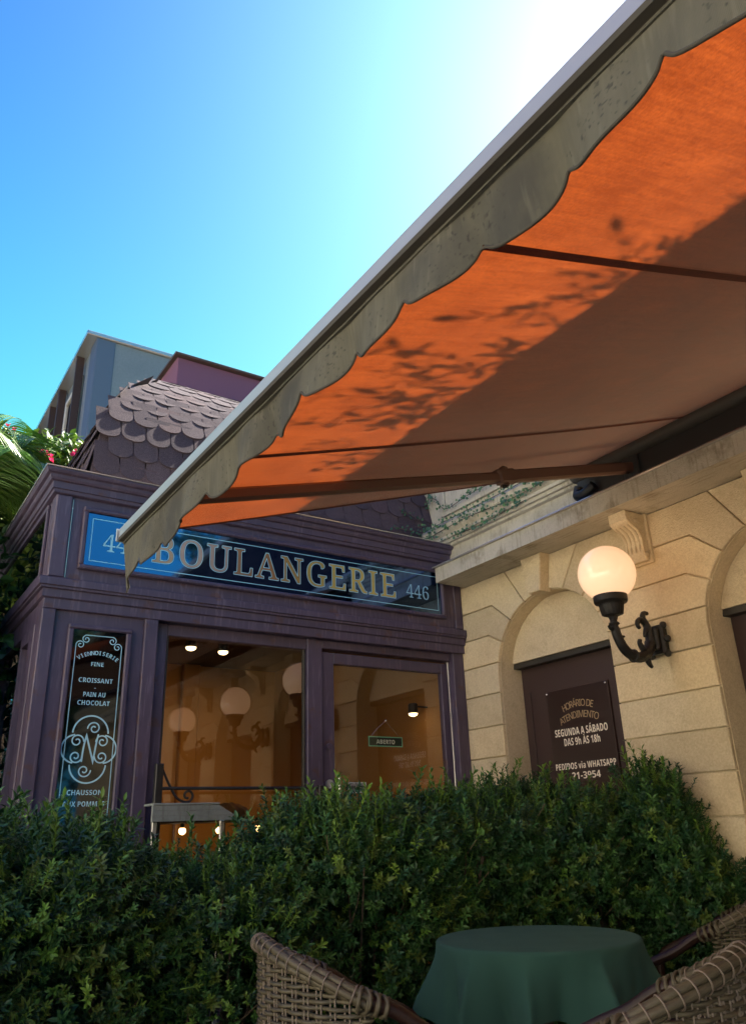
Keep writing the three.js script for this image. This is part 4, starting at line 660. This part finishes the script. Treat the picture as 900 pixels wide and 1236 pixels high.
[[1.36, -2.14, 1.31, 'woven armchair seen side on between the hedge and the green table'],
 [1.62, -1.48, 3.565, 'large woven armchair drawn up in front of the green table, pale thick rim'],
 [3.08, -2.28, 3.6, 'woven armchair between the green table and the cream wall']].forEach(([x, z, a, label], i) => {
  let c = chair0; if (i) { c = chair0.clone(); c.name = numbered('wicker_chair'); scene.add(c); }
  c.userData = { label, category: 'chair', group: 'woven armchairs round the green table' }; c.position.set(x, 0, z); c.rotation.y = a; c.scale.set(1, 0.97, 1);
});
// ---------------------------------------------------------------- planting left of and behind the bakery
const brightGreens = [[0.12, 0.21, 0.025], [0.17, 0.28, 0.03], [0.07, 0.15, 0.02], [0.22, 0.30, 0.05]];
const bigSprigs = [sprig(11, 0.16, 9, 0.075, 0.042, 0.9), sprig(12, 0.2, 11, 0.085, 0.045, 0.8)];
function bush(name, label, cat, x, y0, z, rx, ry, rz, seed, n, palette, mat, opts = {}) {
  const g = thing(name, label, cat, [x, 0, z]), r = rngOf(seed), L = [[], []];
  const blobs = []; for (let i = 0; i < 14; i++) { const a = r() * 6.283, q = Math.sqrt(r()) * 0.72, v = r() * 2 - 1; blobs.push([Math.cos(a) * rx * q, y0 + ry * v * 0.72, Math.sin(a) * rz * q, 0.22 + 0.26 * r()]); }
  for (let i = 0; i < n; i++) { const b = blobs[(r() * blobs.length) | 0], d = V(r() - 0.5, r() - 0.4, r() - 0.5).normalize(), q = 0.6 + 0.4 * r(); L[(r() * 2) | 0].push([V(b[0] + d.x * rx * b[3] * 1.6 * q, b[1] + d.y * ry * b[3] * 1.6 * q, b[2] + d.z * rz * b[3] * 1.6 * q), V(d.x + (r() - 0.5) * 0.8, d.y + 0.3, d.z + (r() - 0.5) * 0.8).normalize(), 0.6 + 0.7 * r()]); }
  const f = part('foliage', g); L.forEach((l, i) => scatter('leaf_sprays', (opts.sprigs || bigSprigs)[i], mat, f, l, palette, r));
  mesh('trunk', taper([V(0, 0, 0), V(0.06, y0 * 0.5, 0.04), V(0, y0, 0)], 0.06 * (opts.trunk || 1), 0.03 * (opts.trunk || 1), 10, 8), M.bark, g);
  for (const b of blobs.slice(0, 9)) mesh('limb', taper([V(0.02, y0 * 0.7, 0.01), V(b[0] * 0.5, (y0 * 0.75 + b[1]) / 2 + 0.1, b[2] * 0.5), V(b[0], b[1], b[2])], 0.02 * (opts.trunk || 1), 0.006, 10, 6), M.bark, g);
  return [g, blobs, r];
}
{
  const [g, blobs, r] = bush('bougainvillea', 'sunlit bougainvillea with red flowers behind the bakery roof', 'shrub', 1.15, Y(3.0), -7.6, 0.62, 0.45, 0.5, 61, 1500, brightGreens, M.sunLeaf);
  const pet = [0, 1, 2].map(i => { const p = leafGeo(0.06, 0.05, 0.5, -0.3); p.rotateX(-0.7); p.rotateY(i * 2.09); return p; }), fl = merge(pet);
  // flower clusters sit where the photograph shows them: left, mid and at the roof edge
  for (const [x, y, z, n] of [[-0.05, Y(3.22), 0.62, 26], [0.06, Y(3.12), 0.62, 14], [0.62, Y(3.55), 0.4, 10], [-0.35, Y(3.5), 0.4, 8], [-0.42, Y(3.22), 0.5, 12], [0.3, Y(3.4), 0.5, 8]]) { const L = []; for (let i = 0; i < n; i++) L.push([V(x + (r() - 0.5) * 0.16, y + (r() - 0.5) * 0.12, z + (r() - 0.5) * 0.12), V(r() - 0.5, r(), r() - 0.2).normalize(), 0.45 + 0.4 * r()]); scatter('flower_cluster', fl, M.petal, g, L, [[1, 1, 1], [1.2, 1.6, 1.3], [0.8, 0.8, 0.8]], r); }
}
bush('garden_bush', 'dark leafy bush pressed against the bakery side wall', 'shrub', 0.28, Y(0.95), -5.35, 0.40, 0.75, 0.4, 62, 900, greens, M.leaf);
bush('garden_bush', 'unseen dark bush added behind the bakery to block sky mirrored in its side glass', 'shrub', -0.1, Y(0.5), -8.6, 0.9, 1.5, 0.5, 65, 900, greens, M.leaf);  // out of view, added so the side glass mirrors leaves instead of sky
bush('garden_bush', 'unseen dark bush added beside the bakery side windows to darken their reflections', 'shrub', 0.12, Y(0.35), -4.95, 0.32, 1.1, 0.55, 64, 1400, greens, M.leaf);  // unseen bush added to keep bright sky out of the side windows
bush('garden_bush', 'yellow green leafy bush under the palm fronds', 'shrub', 0.52, Y(2.30), -6.6, 0.5, 0.6, 0.45, 63, 1500, brightGreens, M.sunLeaf);
{ // feather palm
  const g = thing('feather_palm', 'palm with long drooping fronds rising beside the bakery roof', 'palm', [0.44, 0, -5.7]), r = rngOf(77), H = Y(2.28);
  mesh('trunk', taper([V(0, 0, 0), V(0.05, H * 0.5, 0), V(0, H, 0)], 0.09, 0.06, 12, 10), M.bark, g);
  for (let k = 0; k < 20; k++) {
    const a = k * 2.399 + 0.4, el = 0.55 + 0.7 * r(), len = 0.95 + 0.35 * r(), pts = []; for (let i = 0; i <= 8; i++) { const t = i / 8, o = len * t * Math.cos(el) * (0.85 + 0.25 * t); pts.push(V(Math.cos(a) * o, H + len * t * Math.sin(el) - 0.62 * len * t * t, Math.sin(a) * o)); }
    const c = new THREE.CatmullRomCurve3(pts), f = part('frond', g); mesh('rachis', taper(pts, 0.009, 0.002, 14, 5), std({ color: rgb(0.16, 0.2, 0.04), roughness: 0.6 }), f);
    const gs = []; for (let i = 2; i < 34; i++) for (const s of [-1, 1]) { const t = i / 35, p = c.getPointAt(t), d = c.getTangentAt(t), sd = V().crossVectors(d, up).normalize().multiplyScalar(s), L = 0.36 * Math.sin(Math.PI * (0.12 + 0.8 * t)) + 0.06, b = leafGeo(L, 0.016, 0.4, 0.55 + 0.2 * r()); const zz = sd.clone().addScaledVector(d, 0.55).normalize(), yy = V().crossVectors(zz, d).normalize(); if (yy.y < 0) yy.negate(); const xx = V().crossVectors(yy, zz); b.applyMatrix4(new THREE.Matrix4().makeBasis(xx, yy, zz).setPosition(p)); gs.push(b); }
    const lm = mesh('leaflets', gs, phy({ color: rgb(0.10 + 0.05 * r(), 0.21 + 0.06 * r(), 0.035), roughness: 0.45, transmission: 0.3, thickness: 0, side: DS }), f); lm.userData.kind = 'stuff';
  }
}
// ---------------------------------------------------------------- ivy on the ledge and the roof
function ivy(name, label, stems, seed, n) {
  const g = thing(name, label, 'ivy'), r = rngOf(seed), L = [], lf = leafGeo(0.02, 0.019, 0.2, 0.2);
  for (const s of stems) { const c = new THREE.CatmullRomCurve3(s.map(p => V(...p))); mesh('vine', new THREE.TubeGeometry(c, 40, 0.0028, 5), M.bark, g); const m = Math.round(n * c.getLength()); for (let i = 0; i < m; i++) { const p = c.getPointAt(r()); L.push([p.add(V(-0.006 - 0.02 * r(), (r() - 0.5) * 0.045, 0.006 + (r() - 0.5) * 0.04)), V(-0.8 + (r() - 0.5) * 0.8, 0.2 + r() * 0.6 - 0.5, 0.3 + (r() - 0.5)).normalize(), 0.6 + 0.7 * r()]); } }
  scatter('ivy_leaves', lf, M.leaf, g, L, [[0.03, 0.09, 0.045], [0.05, 0.13, 0.05], [0.04, 0.10, 0.06]], r);
}
ivy('climbing_ivy', 'thin ivy trailing along the aged mouldings of the cream building', [
  [[3.375, Y(2.03), -4.5], [3.37, Y(2.035), -4.1], [3.37, Y(2.03), -3.6], [3.37, Y(2.03), -3.0]], [[3.38, Y(1.97), -4.45], [3.385, Y(1.99), -3.9], [3.38, Y(1.96), -3.4], [3.38, Y(1.98), -2.9]],
  [[3.40, Y(1.93), -4.2], [3.40, Y(1.90), -3.8], [3.395, Y(1.915), -3.3]], [[3.49, Y(2.06), -4.48], [3.48, Y(2.2), -4.44], [3.478, Y(2.36), -4.40], [3.475, Y(2.5), -4.42]],
  [[3.48, Y(2.36), -4.40], [3.47, Y(2.30), -4.3], [3.465, Y(2.19), -4.2], [3.465, Y(2.2), -3.9], [3.46, Y(2.19), -3.6]]], 81, 95);
ivy('roof_ivy', 'small ivy shoots creeping over the dark shingles beside the cream wall', [[[3.46, Y(1.92), -4.34], [3.3, Y(2.02), -4.36], [3.12, Y(2.04), -4.37]], [[3.48, Y(2.0), -4.36], [3.36, Y(2.14), -4.38], [3.2, Y(2.2), -4.40]], [[3.4, Y(1.95), -4.35], [3.2, Y(1.93), -4.355], [3.0, Y(1.98), -4.36]]], 82, 60);

// ---------------------------------------------------------------- grey house behind
{
  const g = thing('grey_house', 'pale grey rendered house with brown shutters behind the bakery', 'house', [0, 0, 0]), z = -9, x = 1.89, t = Y(6.05);
  mesh('wall', box(x, 6.2, 0, t - 0.061, z - 9, z, 0.01), M.greyWall, g);
  mesh('corner_strip', box(x - 0.02, x + 0.22, 0, t - 0.062, z - 0.3, z + 0.012, 0.01), M.blueStrip, g);
  mesh('roof_edge', box(x - 0.15, 6.3, t - 0.06, t, z - 9.1, z + 0.04, 0.01), M.flashing, g);
  for (let k = 0; k < 3; k++) { const w = part('window', g), z1 = z - 0.62 - k * 1.55;
    mesh('frame', [box(x - 0.03, x - 0.001, t - 2.0, t - 0.35, z1 - 0.9, z1 - 0.84, 0.005), box(x - 0.03, x - 0.001, t - 2.0, t - 0.35, z1 - 0.06, z1, 0.005), box(x - 0.03, x - 0.001, t - 0.349, t - 0.28, z1 - 0.9, z1, 0.005)], M.farWall, w);
    mesh('pane', box(x - 0.012, x - 0.002, t - 2.0, t - 0.351, z1 - 0.839, z1 - 0.061, 0.002), M.darkGlass, w);
    for (const s of [0, 1]) mesh('shutter', box(x - 0.13, x - 0.0305, t - 2.05, t - 0.062, z1 - (s ? 0.97 : -0.02), z1 - (s ? 0.91 : -0.07), 0.005), M.shutter, w); }
  mesh('sill', box(x - 0.07, x - 0.001, t - 2.12, t - 2.051, z - 6, z - 0.4, 0.01), M.shutter, g);
}
// ---------------------------------------------------------------- what stands behind and beside the photographer: it lights and is mirrored in the glass
{
  const g = thing('added_pale_house', 'unseen cream house added across the street to bounce sunlight onto the terrace', 'house'), x = -5.62;  // out-of-view house, added close and pale to bounce sun onto the cream wall
  mesh('wall', box(x - 4, x, -0.15, 6.0, -9, 12, 0.02), M.farWall, g); mesh('roof', box(x - 4.2, x + 0.12, 6.001, 6.2, -9.2, 12.2, 0.02), M.slate, g);
  for (let k = 0; k < 6; k++) { const w = part('window', g), z = -7.4 + 3.2 * k; mesh('frame', [box(x + 0.001, x + 0.06, 2.2, 4.0, z - 0.7, z - 0.6, 0.01), box(x + 0.001, x + 0.06, 2.2, 4.0, z + 0.6, z + 0.7, 0.01), box(x + 0.001, x + 0.06, 4.001, 4.1, z - 0.7, z + 0.7, 0.01)], M.shutter, w); mesh('pane', box(x + 0.001, x + 0.02, 2.2, 4.0, z - 0.599, z + 0.599, 0.002), M.darkGlass, w); }
}
const treeSprigs = [sprig(31, 0.26, 12, 0.11, 0.05, 0.9), sprig(32, 0.3, 14, 0.12, 0.055, 0.8)], treeGreens = [[0.03, 0.08, 0.02], [0.045, 0.10, 0.025], [0.025, 0.065, 0.02]];
for (const [x, z, y0, rx, ry, s, lab] of [[1.2, 8.2, 2.9, 1.9, 1.5, 91, 'round leafy street tree behind the terrace chairs'], [4.6, 9.0, 3.4, 2.2, 1.9, 92, 'broad leafy street tree beyond the cream building end'], [-2.6, 8.6, 3.1, 2.0, 1.7, 93, 'leafy street tree by the pavement']]) bush('street_tree', lab, 'tree', x, y0, z, rx, ry, 1.6, s, 1500, treeGreens, M.leaf, { sprigs: treeSprigs, trunk: 2.2 });
// shrubs in the roof garden above the awning: they throw the leafy shadows on the canvas
const twig = [sprig(41, 0.12, 8, 0.05, 0.022, 0.9), sprig(42, 0.15, 9, 0.055, 0.024, 0.8)];
for (const [x, z, rx, ry, s, n, lab] of [[3.72, -2.0, 0.38, 0.21, 95, 60, 'roof garden shrub with thin twigs at the eave'], [3.72, -2.55, 0.32, 0.17, 96, 45, 'roof garden shrub leaning over the eave'], [3.72, 0.9, 0.6, 0.17, 97, 300, 'widest roof garden shrub, far along the eave'], [3.72, -3.1, 0.26, 0.12, 98, 32, 'small roof garden shrub at the bakery end of the eave'], [3.72, -1.45, 0.24, 0.09, 99, 26, 'lowest roof garden shrub along the eave']]) { const [g] = bush('roof_garden_shrub', lab, 'shrub', x, 0.20, z, rx, ry, 0.34, s, n, treeGreens, M.leaf, { trunk: 0.25, sprigs: twig }); g.position.y = Y(3.24); }

scene.traverse(o => { if (o.isMesh) { o.castShadow = true; o.receiveShadow = true; } });
renderer.render(scene, camera);
